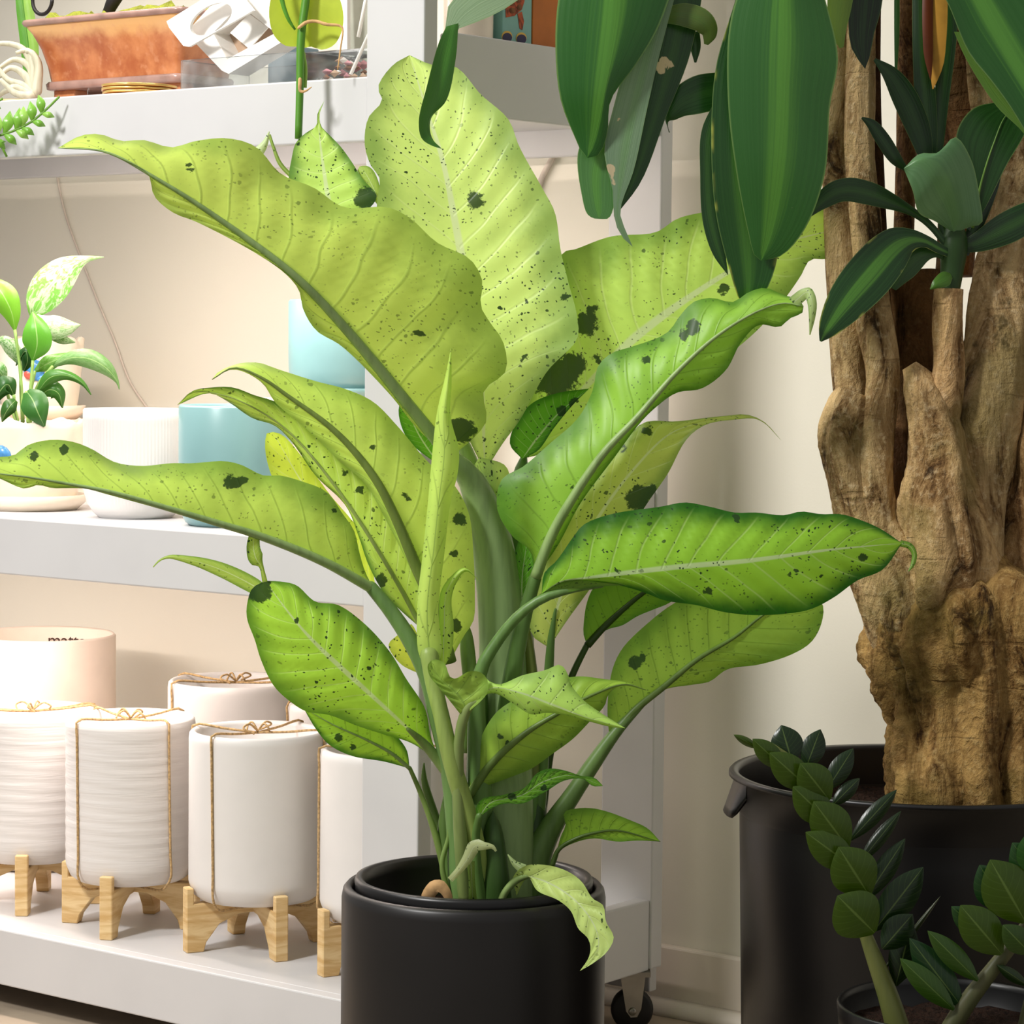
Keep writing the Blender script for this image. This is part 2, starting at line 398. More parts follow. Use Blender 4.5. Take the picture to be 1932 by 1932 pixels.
# ---------------------------------------------------------------- the setting
WY = .535
o = mk('wall_back', *boxvf((-3, WY, 0), (2.2, WY+.1, 2.9)), m_wall, smooth=False)
tag(o, 'cream painted wall behind the white shelf and the potted plants', None, None, 'structure')
o = mk('floor', *boxvf((-3, -3.6, -.05), (2.8, WY+.1, 0)), m_floor, smooth=False)
tag(o, 'greyish concrete floor under the shelf and pots', None, None, 'structure')
bb = box('baseboard_back', (-3, WY-.014, 0), (2.2, WY, zat(0, WY-.014, 1793)), m_trim, None, .003)
tag(bb, 'painted baseboard along the bottom of the wall', None, None, 'structure')
V, Fc = [], []
prof = [(0, 0), (-.016, 0), (-.017, .006), (-.014, .013), (-.008, .018), (0, .021)]
for X in (-3, 2.2):
    for (a, z) in prof: V.append((X, WY-.014+a, z))
k = len(prof); Fc = [(i, (i+1) % k, k+(i+1) % k, k+i) for i in range(k)]+[tuple(range(k))[::-1], tuple(range(k, 2*k))]
mk('shoe_moulding', V, Fc, m_trim, bb)

# ---------------------------------------------------------------- shelf unit on casters
DZ = [FZ, FZ+.5315, FZ+1.0585]                         # deck tops
SL, SD = -1.75, .452                                   # left end, depth
shelf = empty('display_shelf', (-.85, .22, 0), 'white painted wooden display shelf on black casters', 'shelf')
for i, z in enumerate(DZ):
    box('shelf_deck', (SL, .002, z-.026), (-.012, SD-.004, z), m_shelf, shelf, .002)
    box('fascia', (SL, -.018, z-.072), (-.092, .002, z+.0005), m_shelf, shelf, .002, label='white front board of the shelf')
    zr = z+(.063 if i == 0 else .0485)
    box('side_rail', (-.022, .024, zr-.09), (-.001, SD-.022, zr), m_shelf, shelf, .002, label='white raised end board of the shelf')
    box('back_rail', (SL, SD-.004, z-.06), (-.012, SD+.012, z+.004), m_shelf, shelf, .002)
ZT = 1.705; ZTOP = FZ+1.60
box('shelf_deck', (SL, .002, ZTOP-.026), (-.012, SD-.004, ZTOP), m_shelf, shelf, .002)
box('fascia', (SL, -.018, ZTOP-.05), (-.092, .002, ZTOP+.0005), m_shelf, shelf, .002, label='white front board of the shelf')
box('post', (-.092, -.020, FZ-.07), (-.008, .004, ZT), m_shelf, shelf, .002)
box('post', (-.078, SD-.022, FZ-.0255), (.002, SD+.002, ZT), m_shelf, shelf, .002)
box('post', (SL, -.020, FZ-.07), (SL+.08, .004, ZT), m_shelf, shelf, .002)
box('post', (SL, SD-.022, FZ-.05), (SL+.08, SD+.002, ZT), m_shelf, shelf, .002)
def caster(X, Y, ang):
    e = empty('caster', (X, Y, 0), None, None); e.parent = shelf; e.location = np.array([X, Y, 0])-WLOC[shelf]; WLOC[e] = np.array([X, Y, 0.])
    R = Matrix.Rotation(ang, 3, 'Z')
    def put(nm, V, Fc, m, **k): return mk(nm, [Vector((X, Y, 0))+R @ Vector(v) for v in V], Fc, m, e, **k)
    r = .027
    V, Fc = lathe([(.004, -.011), (r-.004, -.0115), (r-.001, -.009), (r, 0), (r-.001, .009), (r-.004, .0115), (.004, .011)], n=32)
    put('wheel', [(v[0], v[2], v[1]+r) for v in V], Fc, m_rubber)
    for s in (-1, 1):
        pr = [(-.016, .074), (.016, .074), (.011, .03), (.006, r-.007), (-.002, r-.008), (-.008, r)]
        Vf = [(x, s*.0135-.0008, z) for x, z in pr]+[(x, s*.0135+.0008, z) for x, z in pr]; n_ = len(pr)
        Ff = [tuple(range(n_)), tuple(range(2*n_-1, n_-1, -1))]+[(i, (i+1) % n_, n_+(i+1) % n_, n_+i) for i in range(n_)]
        put('fork_plate', Vf, Ff, m_metal, smooth=False)
    put('mount_plate', *boxvf((-.022, -.02, .072), (.022, .02, .078)), m_metal, smooth=False)
    V, Fc = lathe([(.004, -.017), (.005, -.016), (.005, .016), (.004, .017)], n=16)
    put('axle', [(v[0], v[2], v[1]+r) for v in V], Fc, m_metal)
for X, Y, a in ((-.022, .424, .66), (SL+.06, .05, .4), (SL+.06, .40, 1.0)): caster(X, Y, a)

def led(z, nm, x0=-.98, x1=-.11):
    p = ((x0+x1)/2, .06, z)
    e = empty('light_strip', p, 'warm light strip fixed under the '+nm+' shelf board', 'light')
    box('housing', (x0, .045, z-.012), (x1, .075, z), m_shelf, e, .002)
    mk('diffuser', *boxvf((x0+.01, .049, z-.016), (x1-.01, .071, z-.0121)), m_led, e, smooth=False)
    l = bpy.data.lights.new('strip_glow', 'AREA'); l.shape = 'RECTANGLE'; l.size = x1-x0-.03; l.size_y = .03; l.energy = LEDW[nm]; l.color = (1, .87, .80)
    lo = bpy.data.objects.new('strip_glow', l); COL.objects.link(lo); lo.parent = e; lo.location = (0, 0, -.018); lo.rotation_euler = (math.radians(12), 0, 0)
LEDW = {'middle': 4.6, 'upper': 5.4, 'top': 2.8}
led(DZ[1]-.0262, 'middle', -1.5, -.46); led(DZ[2]-.0262, 'upper'); led(ZTOP-.0262, 'top')  # top strip: unseen lamp added to brighten the wall behind the upper shelf

# cords on the wall
def cord(pts, Yv, label, r=.0018):
    q = spl([onY(x, y, Yv) for x, y in pts], 40)
    o = mk('power_cord', *tube(q, [r]*len(q), 8), m_cord); tag(o, label, 'cord')
cord([(96, 250), (104, 310), (122, 400), (150, 480), (185, 570), (215, 640), (245, 720), (285, 780)], WY-.004, 'thin pale cord hanging down the wall behind the white ribbed pot')
cord([(1062, 244), (1046, 290), (1020, 342), (1000, 420)], WY-.006, 'short grey cord slanting down the wall near the post', .004)
cord([(560, 292), (620, 300), (680, 290), (740, 294), (800, 320)], WY-.006, 'grey cord looped along the wall below the upper shelf', .003)

# ---------------------------------------------------------------- white planters on wooden stands
def cross_stand(parent, r, zt, th=.017):
    """two interlocking boards, four curved legs rising as lugs around the pot"""
    for a in range(4):
        ang = a*math.pi/2
        pr = [(0, zt-.018), (.3*r, zt-.019), (.6*r, zt-.030), (.80*r, .012), (.84*r, 0), (1.10*r, 0), (1.10*r, zt+.017), (.99*r, zt+.017), (.99*r, zt-.003), (0, zt-.003)]
        Vv = []
        for s in (-th/2, th/2):
            for x, z in pr:
                Vv.append((x*math.cos(ang)-s*math.sin(ang), x*math.sin(ang)+s*math.cos(ang), z))
        n_ = len(pr)
        Fv = [tuple(range(n_))[::-1], tuple(range(n_, 2*n_))]+[(i, (i+1) % n_, n_+(i+1) % n_, n_+i) for i in range(n_)]
        bevel(mk('leg', Vv, Fv, m_wood, parent, smooth=False, local=True), .0012, 1)
def stand_planter(X, Y, r, ytop, ang, label, ringed, z0, twines=(0.5, 2.2), low=False):
    e = empty('stand_planter', (X, Y, z0), label, 'planter', 'white planters tied with twine on the lowest shelf'); e.rotation_euler.z = ang
    zt = .064
    H = zat(X, Y, ytop)-z0
    m = m_whiter if ringed else m_white
    def fn(rr, z, a, i): return rr*(1+(.004*math.sin(z*420+math.sin(a*3)*1.2) if ringed and .02 < z-zt < H-zt-.01 else 0))
    hz = [zt+.022+(H-.01-zt-.022)*k/40 for k in range(41)]
    prof = [(.02, zt), (r-.014, zt), (r-.006, zt+.006), (r-.001, zt+.018)]+[(r, z) for z in hz]+[(r-.001, H-.003), (r-.004, H), (r-.008, H-.001), (r-.010, H-.005), (r-.011, zt+.02), (.02, zt+.012)]
    pot = mk('pot', *lathe(prof, n=72, fn=fn), m, e, local=True)
    st = empty('stand', (X, Y, z0), None, None); st.parent = e; st.location = (0, 0, 0); WLOC[st] = WLOC[e]
    cross_stand(st, r, zt)
    def tw(nm, P, rad=.0016, par=e): return mk(nm, *tube(spl(P, 40), [rad]*40, 7), m_twine, par, local=True)
    knot = empty('bow', (X, Y, z0), None, None); knot.parent = e; knot.location = (0, 0, 0); WLOC[knot] = WLOC[e]
    for a in twines:                                    # absolute directions in the room, turned into local ones
        a -= ang
        for s in (0, math.pi):
            c_, s_ = math.cos(a+s), math.sin(a+s)
            pl = [(0, 0, H-.004)]+[(c_*q, s_*q, H+zz) for q, zz in ((.5*r, -.001), (r-.006, .003), (r+.0015, .001))]
            k2 = 1 if s == 0 else -1
            pl += [((c_-.04*k2*t*s_)*(r+.0018), (s_+.04*k2*t*c_)*(r+.0018), H-(H-zt-.01)*t) for t in (.1, .35, .6, .85, 1.0)]
            pl += [(c_*(r-.012), s_*(r-.012), zt-.006), (c_*.5*r, s_*.5*r, zt-.009), (0, 0, zt-.011)]
            tw('twine', pl)
    for k in range(4):
        a = ang*1.7+k*1.6; l = .018+.007*(k % 2)
        tw('loop' if k < 2 else 'loose_end', [(0, 0, H-.002), (l*math.cos(a)*.6, l*math.sin(a)*.6, H+.008), (l*math.cos(a), l*math.sin(a), H+.004), (l*.8*math.cos(a+.6), l*.8*math.sin(a+.6), H-.003)], .0013, knot)
    return e
FA = math.atan2(.791, -.611)                            # direction away from the camera
VA = lambda deg: FA+math.pi+math.radians(deg)           # 0 = facing the camera, + = to the right
stand_planter(-.800, .125, .0835, 1336, VA(0), 'white ridged planter on wooden legs at the left edge of the lowest shelf', True, FZ, (VA(-80), VA(115)))
stand_planter(-.597, .108, .0835, 1351, VA(-12), 'white ridged planter tied with two twine strands, second front planter from the left', True, FZ, (VA(-45), VA(42)))
stand_planter(-.390, .126, .0860, 1376, VA(24), 'smooth white planter on pine legs with one twine strand, third front planter from the left', False, FZ, (VA(-35), VA(74)))
stand_planter(-.186, .140, .0835, 1410, VA(30), 'smooth white planter half hidden behind the black pot, right end of lowest shelf', False, FZ, (VA(5), VA(100)))
stand_planter(-.640, .350, .0930, 1282, VA(20), 'wide white twine-tied planter standing behind the front row of white planters', False, FZ, (VA(-60), VA(62)))
stand_planter(-.455, .345, .062, 1325, VA(10), 'small white twine-tied planter in the back row beside the wide one', False, FZ, (VA(-75), VA(15)))
# large plain pot with the word inside the rim
mp_c = np.array([-1.005, .330]); mr = .105
hz = zat(mp_c[0], mp_c[1], 1195)-FZ
mp_ = empty('round_planter', (mp_c[0], mp_c[1], FZ), 'large blush-white planter with the word matte printed inside its rim', 'planter')
mk('pot', *lathe([(.02, .0), (mr-.02, 0), (mr-.008, .006), (mr-.002, .02), (mr, .04), (mr, hz-.003), (mr-.003, hz), (mr-.006, hz-.003), (mr-.008, .03), (.02, .02)], n=72), m_blush, mp_, local=True)
tx = bpy.data.curves.new('lettering', 'FONT'); tx.body = 'matte'; tx.size = .026; tx.extrude = .0004; tx.align_x = 'CENTER'
to = bpy.data.objects.new('lettering', tx); COL.objects.link(to)
dg = bpy.context.evaluated_depsgraph_get(); tm = bpy.data.meshes.new_from_object(to.evaluated_get(dg)); bpy.data.objects.remove(to)
a0 = VA(180)-.22
for v in tm.vertices:
    a = a0-v.co.x/(mr-.009); rr = mr-.009-v.co.z
    v.co = (rr*math.cos(a), rr*math.sin(a), hz-.029+v.co.y)
tm.materials.append(m_ink)
to = bpy.data.objects.new('lettering', tm); COL.objects.link(to); to.parent = mp_; to['label'] = 'dark word matte printed inside the rim'

# ---------------------------------------------------------------- middle shelf
def ctr(px, py, z, r):
    p = onZ(px, py, z); return p[0]+FWD[0]*r, p[1]+FWD[1]*r
X, Y = ctr(246, 980, DZ[1], .046); r = .0668; h = zat(X, Y, 771)-DZ[1]
e = empty('ribbed_pot', (X, Y, DZ[1]), 'white finely ribbed round-bottomed pot beside the teal pot on middle shelf', 'pot')
rib = lambda rr, z, a, i: rr*(1+(.0035*math.cos(a*90) if .03 < z < h-.012 and i < 30 else 0))
prof = [(.01, 0), (r*.70, 0), (r*.80, .006), (r*.92, .018), (r*.99, .034)]+[(r, .036+(h-.05)*k/16) for k in range(17)]+[(r, h-.002), (r-.002, h), (r-.006, h), (r-.008, h-.003), (r-.009, .03), (.01, .012)]
mk('pot', *lathe(prof, n=540, fn=rib), m_white, e, local=True)
def round_pot(name, X, Y, z, r, h, mat, label, cat='pot', group=None, saucer=None):
    e = empty(name, (X, Y, z), label, cat, group)
    b = 0.0
    if saucer:
        mk('saucer', *lathe([(.01, 0), (r*.86, 0), (r*1.0, .008), (r*1.03, .014), (r*1.0, .0145), (r*.9, .006), (.01, .005)], n=64), mat, e, local=True); b = .0065
    prof = [(.01, b), (r*.80, b), (r*.88, b+.004), (r*.96, b+.016), (r*.99, b+.03), (r, b+.05), (r, h-.003), (r-.002, h), (r-.005, h), (r-.007, h-.003), (r-.008, b+.03), (.01, b+.012)]
    mk('pot', *lathe(prof, n=72), mat, e, local=True); return e
X, Y = ctr(436, 996, DZ[1], .052); r = .0705
round_pot('teal_pot', X, Y, DZ[1], r, zat(X, Y, 764)-DZ[1], m_teal, 'low glossy teal pot on the front of the middle shelf', 'pot')
# the teal pot on a riser
p = onY(648, 700, .30); X, Y = p[0], p[1]; zb = zat(X, Y, 752)
rs = box('display_riser', (X-.10, Y-.075, DZ[1]), (X+.095, Y+.09, zb), m_blush, None, .003)
tag(rs, 'pale blush display riser block under the taller teal pot', 'riser')
round_pot('teal_pot', X, Y, zb, .0715, zat(X, Y, 566)-zb, m_teal, 'taller teal pot with saucer raised on a block near the post', 'pot', None, True)

# cream planters with bird relief
def cream_planter(X, Y, z, r, h, label, bird):
    e = empty('bird_planter', (X, Y, z), label, 'planter', 'cream ruffled planters')
    mk('saucer', *lathe([(.01, 0), (r*.84, 0), (r*1.0, .01), (r*1.04, .020), (r*1.01, .0205), (r*.88, .008), (.01, .006)], n=64), m_cream, e, local=True)
    def fn(rr, zz, a, i):
        return rr*(1+.02*max(0, (zz-h*.75)/(h*.25))*math.sin(a*11))
    zs = [.009+(h-.009)*k/12 for k in range(13)]
    prof = [(.01, .009)]+[(r*(.80+.2*min(1, ((zz-.009)/(h-.009))**.6)), zz) for zz in zs]+[(r-.004, h+.002), (r-.008, h-.002), (r*.8, h-.02), (.01, h-.021)]
    V, Fc = lathe(prof, n=88, fn=fn)
    V = [(x, y, zz+(.0025*math.sin(math.atan2(y, x)*11+1) if zz > h-.003 else 0)) for x, y, zz in V]
    mk('pot', V, Fc, m_cream, e, local=True)
    s = mk('soil', *lathe([(.002, h-.012), (r*.86, h-.014), (r*.84, h-.02)], n=40), m_soil, e, local=True)
    # bird in relief
    a = VA(bird); b_ = empty('bird', (X, Y, z), None, None); b_.parent = e; b_.location = (0, 0, 0); WLOC[b_] = WLOC[e]
    for nm, da, dz, sx, sz, mt in (('body', 0, 0, .017, .016, m_blue), ('wing', .26, -.012, .015, .007, m_blue), ('head', -.22, .017, .009, .009, m_blue), ('breast', -.12, -.006, .008, .008, m_red)):
        Vb, Fb = [], []
        for i in range(7):
            for k in range(14):
                th = math.pi*i/6; ph = 2*math.pi*k/14
                x, y, zz = math.sin(th)*math.cos(ph)*sx, math.cos(th)*.006, math.sin(th)*math.sin(ph)*sz
                aa = a+da+x/r; rr = r*.95+y
                Vb.append((rr*math.cos(aa), rr*math.sin(aa), h*.62+dz+zz))
        for i in range(6):
            for k in range(14): Fb.append((i*14+k, i*14+(k+1) % 14, (i+1)*14+(k+1) % 14, (i+1)*14+k))
        mk(nm, Vb, Fb, mt, b_, local=True)
    return e
X, Y = ctr(42, 966, DZ[1], .062); r = .073
cp_h = zat(X, Y, 795)-DZ[1]
planterA = cream_planter(X, Y, DZ[1], r, cp_h, 'cream ruffled planter with blue bird holding a variegated leafy plant', -24)
PA = (X, Y)
p = onY(75, 700, .37); zb = zat(p[0], p[1], 790)
rs = box('display_riser', (p[0]-.10, p[1]-.085, DZ[1]), (p[0]+.085, p[1]+.085, zb), m_blush, None, .003)
tag(rs, 'pale blush display riser block behind the leafy plant at left', 'riser')
cream_planter(p[0], p[1], zb, .064, zat(p[0], p[1], 640)-zb, 'empty cream bird planter raised on a block behind the leafy plant', 2)

# ---------------------------------------------------------------- leaf builder
def leaf(parent, mid, L, R, color, mat, dl=0.0, dr=0.0, under=False, veins=13, corr=.0, arch=0.0, blots=(), margin=.5,
         rib=0, ribcol=None, n=46, m=8, props=None, name='leaf', cfun=None):
    """mid: (x, y, c); L, R: outline (x, y) base to tip; dl, dr: how many cm the edges come nearer than the rib"""
    a = spl(mid, n); l = spl(L, n); r = spl(R, n)
    V, uv1, uv2, bl = [], [], [], []
    cum = 0; prev = None
    for i in range(n):
        t = i/(n-1); env = math.sin(math.pi*min(1, max(0, t)))**.6
        Pm = W(*a[i])
        if prev is not None: cum += np.linalg.norm(Pm-prev)
        prev = Pm
        for j in range(-m, m+1):
            u = j/m; au = abs(u); e_ = l[i] if u < 0 else r[i]; de = dl if u < 0 else dr
            x = a[i][0]*(1-au)+e_[0]*au; y = a[i][1]*(1-au)+e_[1]*au
            c = a[i][2]+de*env*au**1.5+arch*(1-u*u)*env
            if corr: c += corr*math.sin(2*math.pi*veins*(t-.13*au)+(.6 if u < 0 else 0))*(au*(1.15-au))*3*env
            p = W(x, y, c); V.append(p)
            hw = math.hypot(e_[0]-a[i][0], e_[1]-a[i][1])*.00052
            uv1.append((u*.5+.5, t)); uv2.append((u*hw, cum))
            b = 0.0
            for (bx, by, br) in blots:
                b = max(b, 1-math.hypot(x-bx, y-by)/br*.5) if math.hypot(x-bx, y-by) < 2*br else b
            bl.append(b)
    w = 2*m+1; Fc = [(i*w+j, i*w+j+1, (i+1)*w+j+1, (i+1)*w+j) for i in range(n-1) for j in range(w-1)]
    # orient: front side = upper leaf surface
    k = Fc[len(Fc)//2+w//4]; nn = np.zeros(3)
    for f in Fc[::5]: nn += np.cross(V[f[1]]-V[f[0]], V[f[3]]-V[f[0]])
    facing = np.dot(nn, CAM-V[k[0]]) > 0
    if facing == under: Fc = [f[::-1] for f in Fc]
    o = mk(name, V, Fc, mat, parent, color=color)
    me = o.data
    for nm, dat in (('leaf', uv1), ('metric', uv2)):
        lay = me.uv_layers.new(name=nm); arr = np.array(dat, float)
        idx = np.zeros(len(me.loops), int); me.loops.foreach_get('vertex_index', idx)
        lay.data.foreach_set('uv', arr[idx].ravel())
    at = me.attributes.new('blot', 'FLOAT', 'POINT'); at.data.foreach_set('value', bl)
    o['margin'] = float(margin); o['veins'] = float(veins)
    for kk, vv in (props or {}).items(): o[kk] = float(vv)
    if rib:
        q = a; sgn = .12
        P = [W(v[0], v[1], v[2]+arch*math.sin(math.pi*i/(n-1))**.6+sgn) for i, v in enumerate(q)]
        Rr = [max(.0003, rib*(1-.93*(i/(n-1)))*.00052) for i in range(n)]
        mk('midrib', *tube(P, Rr, 8), m_stem, o, color=ribcol or color)
    return o
def ribbon(parent, pts, color, mat, arch=0.2, under=False, n=34, m=4, **k):
    """pts: (x, y, c, halfwidth px) — narrow leaf from a centre line"""
    p = np.array(pts, float); q = spl(p, 40); T = np.gradient(q[:, :2], axis=0); T /= np.linalg.norm(T, axis=1)[:, None]+1e-9
    N = np.stack([T[:, 1], -T[:, 0]], 1); L = q[:, :2]+N*q[:, 3:4]; R = q[:, :2]-N*q[:, 3:4]
    return leaf(parent, [tuple(v[:3]) for v in q[::3]]+[tuple(q[-1][:3])], list(L[::3])+[L[-1]], list(R[::3])+[R[-1]], color, mat, arch=arch, under=under, n=n, m=m, **k)

# ---------------------------------------------------------------- upper shelf
Z2 = DZ[2]
# copper bonsai tray
fy = .105
a = onY(36, 40, fy); b = onY(338, 8, fy); zt_ = (a[2]+b[2])/2
cx_ = (a[0]+b[0])/2; zb_ = zat(cx_, fy+.025, 166); hw_ = (b[0]-a[0])/2; hd = .075
bp = empty('bonsai_tray', (cx_, fy+hd, Z2), 'glossy copper-brown rectangular bonsai tray filled with moss', 'planter')
def rect_lathe(prof, cx, cy, rnd=.012):
    V, Fc = [], []; n_ = 0
    for (f, z) in prof:                                  # f: offset from half size
        ring = []
        for sx, sy, a0 in ((1, 1, 0), (-1, 1, 90), (-1, -1, 180), (1, -1, 270)):
            for k in range(5):
                a = math.radians(a0+k*22.5); ring.append((cx+sx*(hw_+f-rnd)+rnd*math.cos(a), cy+sy*(hd+f-rnd)+rnd*math.sin(a), z))
        n_ = len(ring); V += ring
    for i in range(len(prof)-1):
        for k in range(n_): Fc.append((i*n_+k, i*n_+(k+1) % n_, (i+1)*n_+(k+1) % n_, (i+1)*n_+k))
    Fc.append(tuple(range(n_))[::-1]); Fc.append(tuple((len(prof)-1)*n_+k for k in range(n_)))
    return V, Fc
H_ = zt_-zb_
mk('body', *rect_lathe([(-.026, zb_+.010), (-.026, zb_+.014), (-.023, zb_+H_*.35), (-.017, zb_+H_*.6), (-.009, zb_+H_*.8), (-.002, zb_+H_*.92), (-.002, zb_+H_*.93), (-.012, zb_+H_*.93)], cx_, fy+hd), m_copper, bp)
mk('rim', *rect_lathe([(-.010, zb_+H_*.90), (-.001, zb_+H_*.91), (.001, zb_+H_*.95), (0, zb_+H_*.99), (-.003, zb_+H_), (-.010, zb_+H_*.99)], cx_, fy+hd), m_copper2, bp)
mk('foot_band', *rect_lathe([(-.025, zb_+.002), (-.022, zb_+.003), (-.021, zb_+.010), (-.023, zb_+.013), (-.028, zb_+.013)], cx_, fy+hd), m_copper2, bp)
for sx in (-1, 1):
    for sy in (-1, 1): box('foot', (cx_+sx*(hw_-.05)-.02, fy+hd+sy*(hd-.045)-.012, Z2), (cx_+sx*(hw_-.05)+.02, fy+hd+sy*(hd-.045)+.012, zb_+.003), m_copper, bp, .002)
V, Fc = [], []
for i in range(25):
    for j in range(13):
        x = cx_+(i/12-1)*(hw_-.012); y = fy+hd+(j/6-1)*(hd-.012)
        V.append((x, y, zb_+H_*.95+.014*noise.noise(Vector((x*40, y*40, 0)))+.010*noise.noise(Vector((x*110, y*110, 3)))+(.006 if 0 < i < 24 and 0 < j < 12 else -.01)))
for i in range(24):
    for j in range(12): Fc.append((i*13+j, (i+1)*13+j, (i+1)*13+j+1, i*13+j+1))
mk('moss', V, Fc, m_moss, bp)
# iron ring ornament standing in the moss
q = onY(80, 0, fy+.05); ring = [q+np.array([.019*math.cos(t), 0, .019*math.sin(t)]) for t in np.linspace(0, 2*math.pi, 33)]
mk('iron_ring', *tube(ring, [.0026]*33, 8), m_dark, bp)
# a lump of driftwood in the moss
mk('driftwood', *tube([onY(196, 40, fy+.05), onY(212, 6, fy+.05), onY(240, -34, fy+.05)], [.006, .009, .008], 10), m_dark, bp)

def disc_stack(px, py, Yv, r, k, nm, label, mat, mat2):
    p = onY(px, py, Yv); p[2] = Z2
    for i in range(k):
        ox = .0015*math.sin(i*2.1); z = Z2+i*.0042
        e = empty(nm, (p[0]+ox, p[1], z), label if k == 1 else ('lowest ', 'second lowest ', 'second highest ', 'topmost ')[i]+label, 'coaster', 'gold-rimmed coasters')
        fn = lambda rr, z_, a, i_: rr*(1+.02*math.sin(a*7+i)+.012*math.sin(a*3))
        mk('slab', *lathe([(.003, 0), (r, 0), (r, .0034), (.003, .0034)], n=48, fn=fn), mat2, e, local=True)
        V, Fc = lathe([(r-.001, .0002), (r+.0013, .0006), (r+.0013, .003), (r-.001, .0036)], n=48, fn=fn)
        mk('gilt_edge', V, [f for f in Fc if len(f) == 4], mat, e, local=True)
disc_stack(262, 180, .050, .045, 4, 'coaster', 'gold-edged coaster of the stack before the copper tray', m_gold, m_orange)
disc_stack(60, 186, .050, .058, 1, 'coaster', 'single flat amber gold-edged coaster at the left end of upper shelf', m_gold, m_orange)

# white cards and frame leaning in a clear tray
def plate_px(name, corners, Yv, th, mat, parent=None, hole=None, **k):
    """flat plate whose front face stands at depth Yv (corners in picture order), optional inner hole"""
    P = [onY(x, y, Yv) for x, y in corners]; n_ = len(P)
    if hole is None:
        V = P+[p+np.array([0, th, 0]) for p in P]
        Fc = [tuple(range(n_)), tuple(range(2*n_-1, n_-1, -1))]+[(i, n_+i, n_+(i+1) % n_, (i+1) % n_) for i in range(n_)]
        return mk(name, V, Fc, mat, parent, smooth=False, **k)
    Hh = [onY(x, y, Yv) for x, y in hole]; q = len(Hh)
    # sample outer outline at the same angles as the hole
    c = sum(Hh)/q; out = []
    for h in Hh:
        d = h-c; best = None
        for i in range(n_):
            A, B = P[i], P[(i+1) % n_]; e_ = B-A
            den = d[0]*e_[2]-d[2]*e_[0]
            if abs(den) < 1e-12: continue
            t = ((A[0]-c[0])*e_[2]-(A[2]-c[2])*e_[0])/den; s = ((A[0]-c[0])*d[2]-(A[2]-c[2])*d[0])/den
            if t > 0 and -1e-6 <= s <= 1+1e-6 and (best is None or t < best): best = t
        out.append(c+d*(best or 1.2))
    bk = np.array([0, th, 0]); V = out+Hh+[p+bk for p in out]+[p+bk for p in Hh]; Fc = []
    for i in range(q):
        j = (i+1) % q
        Fc += [(i, j, q+j, q+i), (2*q+j, 2*q+i, 3*q+i, 3*q+j), (i, 2*q+i, 2*q+j, j), (q+i, q+j, 3*q+j, 3*q+i)]
    return mk(name, V, Fc, mat, parent, smooth=False, **k)
def circ(cx, cy, rx, ry, n=32, rot=0):
    return [(cx+rx*math.cos(t)*math.cos(rot)-ry*math.sin(t)*math.sin(rot), cy+rx*math.cos(t)*math.sin(rot)+ry*math.sin(t)*math.cos(rot)) for t in [2*math.pi*k/n for k in range(n)]]
def sq(c4, n=8):
    out = []
    for i in range(4):
        for k in range(n): out.append(tuple(np.array(c4[i])*(1-k/n)+np.array(c4[(i+1) % 4])*k/n))
    return out
fr_c = onY(440, 60, .07)
e = empty('gift_box', (fr_c[0], .08, Z2), 'white square frame box tipped on its corner in the clear tray', 'box')
plate_px('frame_front', [(427, 142), (350, 62), (445, -40), (560, 62)], .075, .035, m_card, e, sq([(428, 112), (402, 62), (452, 10), (520, 62)]))
plate_px('backing', [(428, 118), (395, 62), (452, 4), (527, 62)], .104, .003, m_tan, e)
plate_px('insert_card', [(434, 62), (470, 26), (505, 52), (470, 92)], .085, .002, m_card, e)
e2 = plate_px('gift_card', [(311, 42), (350, 92), (478, 20), (434, -34)], .052, .004, m_card, None, circ(398, 36, 44, 24, 32, -.55))
tag(e2, 'tilted white card with a round cut-out leaning beside copper tray', 'card')
tr0 = onY(346, 166, .045); tr1 = onY(568, 140, .045)
e = empty('clear_tray', ((tr0[0]+tr1[0])/2, .10, Z2), 'clear plastic tray holding white cards on the upper shelf', 'tray')
zt2 = Z2+.042
for lo, hi in (((tr0[0], .040, Z2), (tr1[0], .043, zt2)), ((tr0[0], .160, Z2), (tr1[0], .163, zt2)), ((tr0[0], .043, Z2), (tr0[0]+.003, .160, zt2)), ((tr1[0]-.003, .043, Z2), (tr1[0], .160, zt2))):
    box('wall_panel', lo, hi, m_glass, e, .0008)
box('tray_bottom', (tr0[0]+.003, .043, Z2), (tr1[0]-.003, .160, Z2+.003), m_glass, e, .0008)
p = onY(520, 150, .19); q = onY(566, 90, .19)
tag(box('small_box', (p[0], .175, Z2), (q[0]+.01, .215, q[2]), plain('slate_card', (120, 146, 160), .5), None, .002), 'small slate-blue box behind the hanging vine', 'box')
# clear bag of dried bits with plant tags
p0 = onY(586, 148, .075); p1 = onY(716, 138, .075)
e = empty('potpourri_tray', ((p0[0]+p1[0])/2, .105, Z2), 'clear tub of pink and brown dried pieces next to the post', 'tub')
box('tub', (p0[0], .062, Z2), (p1[0], .150, Z2+.044), m_glass, e, .004)
for i in range(46):
    x = random.uniform(p0[0]+.008, p1[0]-.008); y = random.uniform(.070, .142); z = Z2+random.uniform(.006, .036); s = random.uniform(.005, .011)
    V = [(x+s*random.uniform(.6, 1.2)*a_, y+s*random.uniform(.5, 1.1)*b_, z+s*random.uniform(.3, .7)*c_) for a_, b_, c_ in ((1,0,0),(-1,0,0),(0,1,0),(0,-1,0),(0,0,1),(0,0,-1))]
    mk('dried_piece', V, [(0,2,4),(2,1,4),(1,3,4),(3,0,4),(2,0,5),(1,2,5),(3,1,5),(0,3,5)], random.choice([m_pink, m_brown, m_brown, m_card, m_tan]), e, smooth=False)
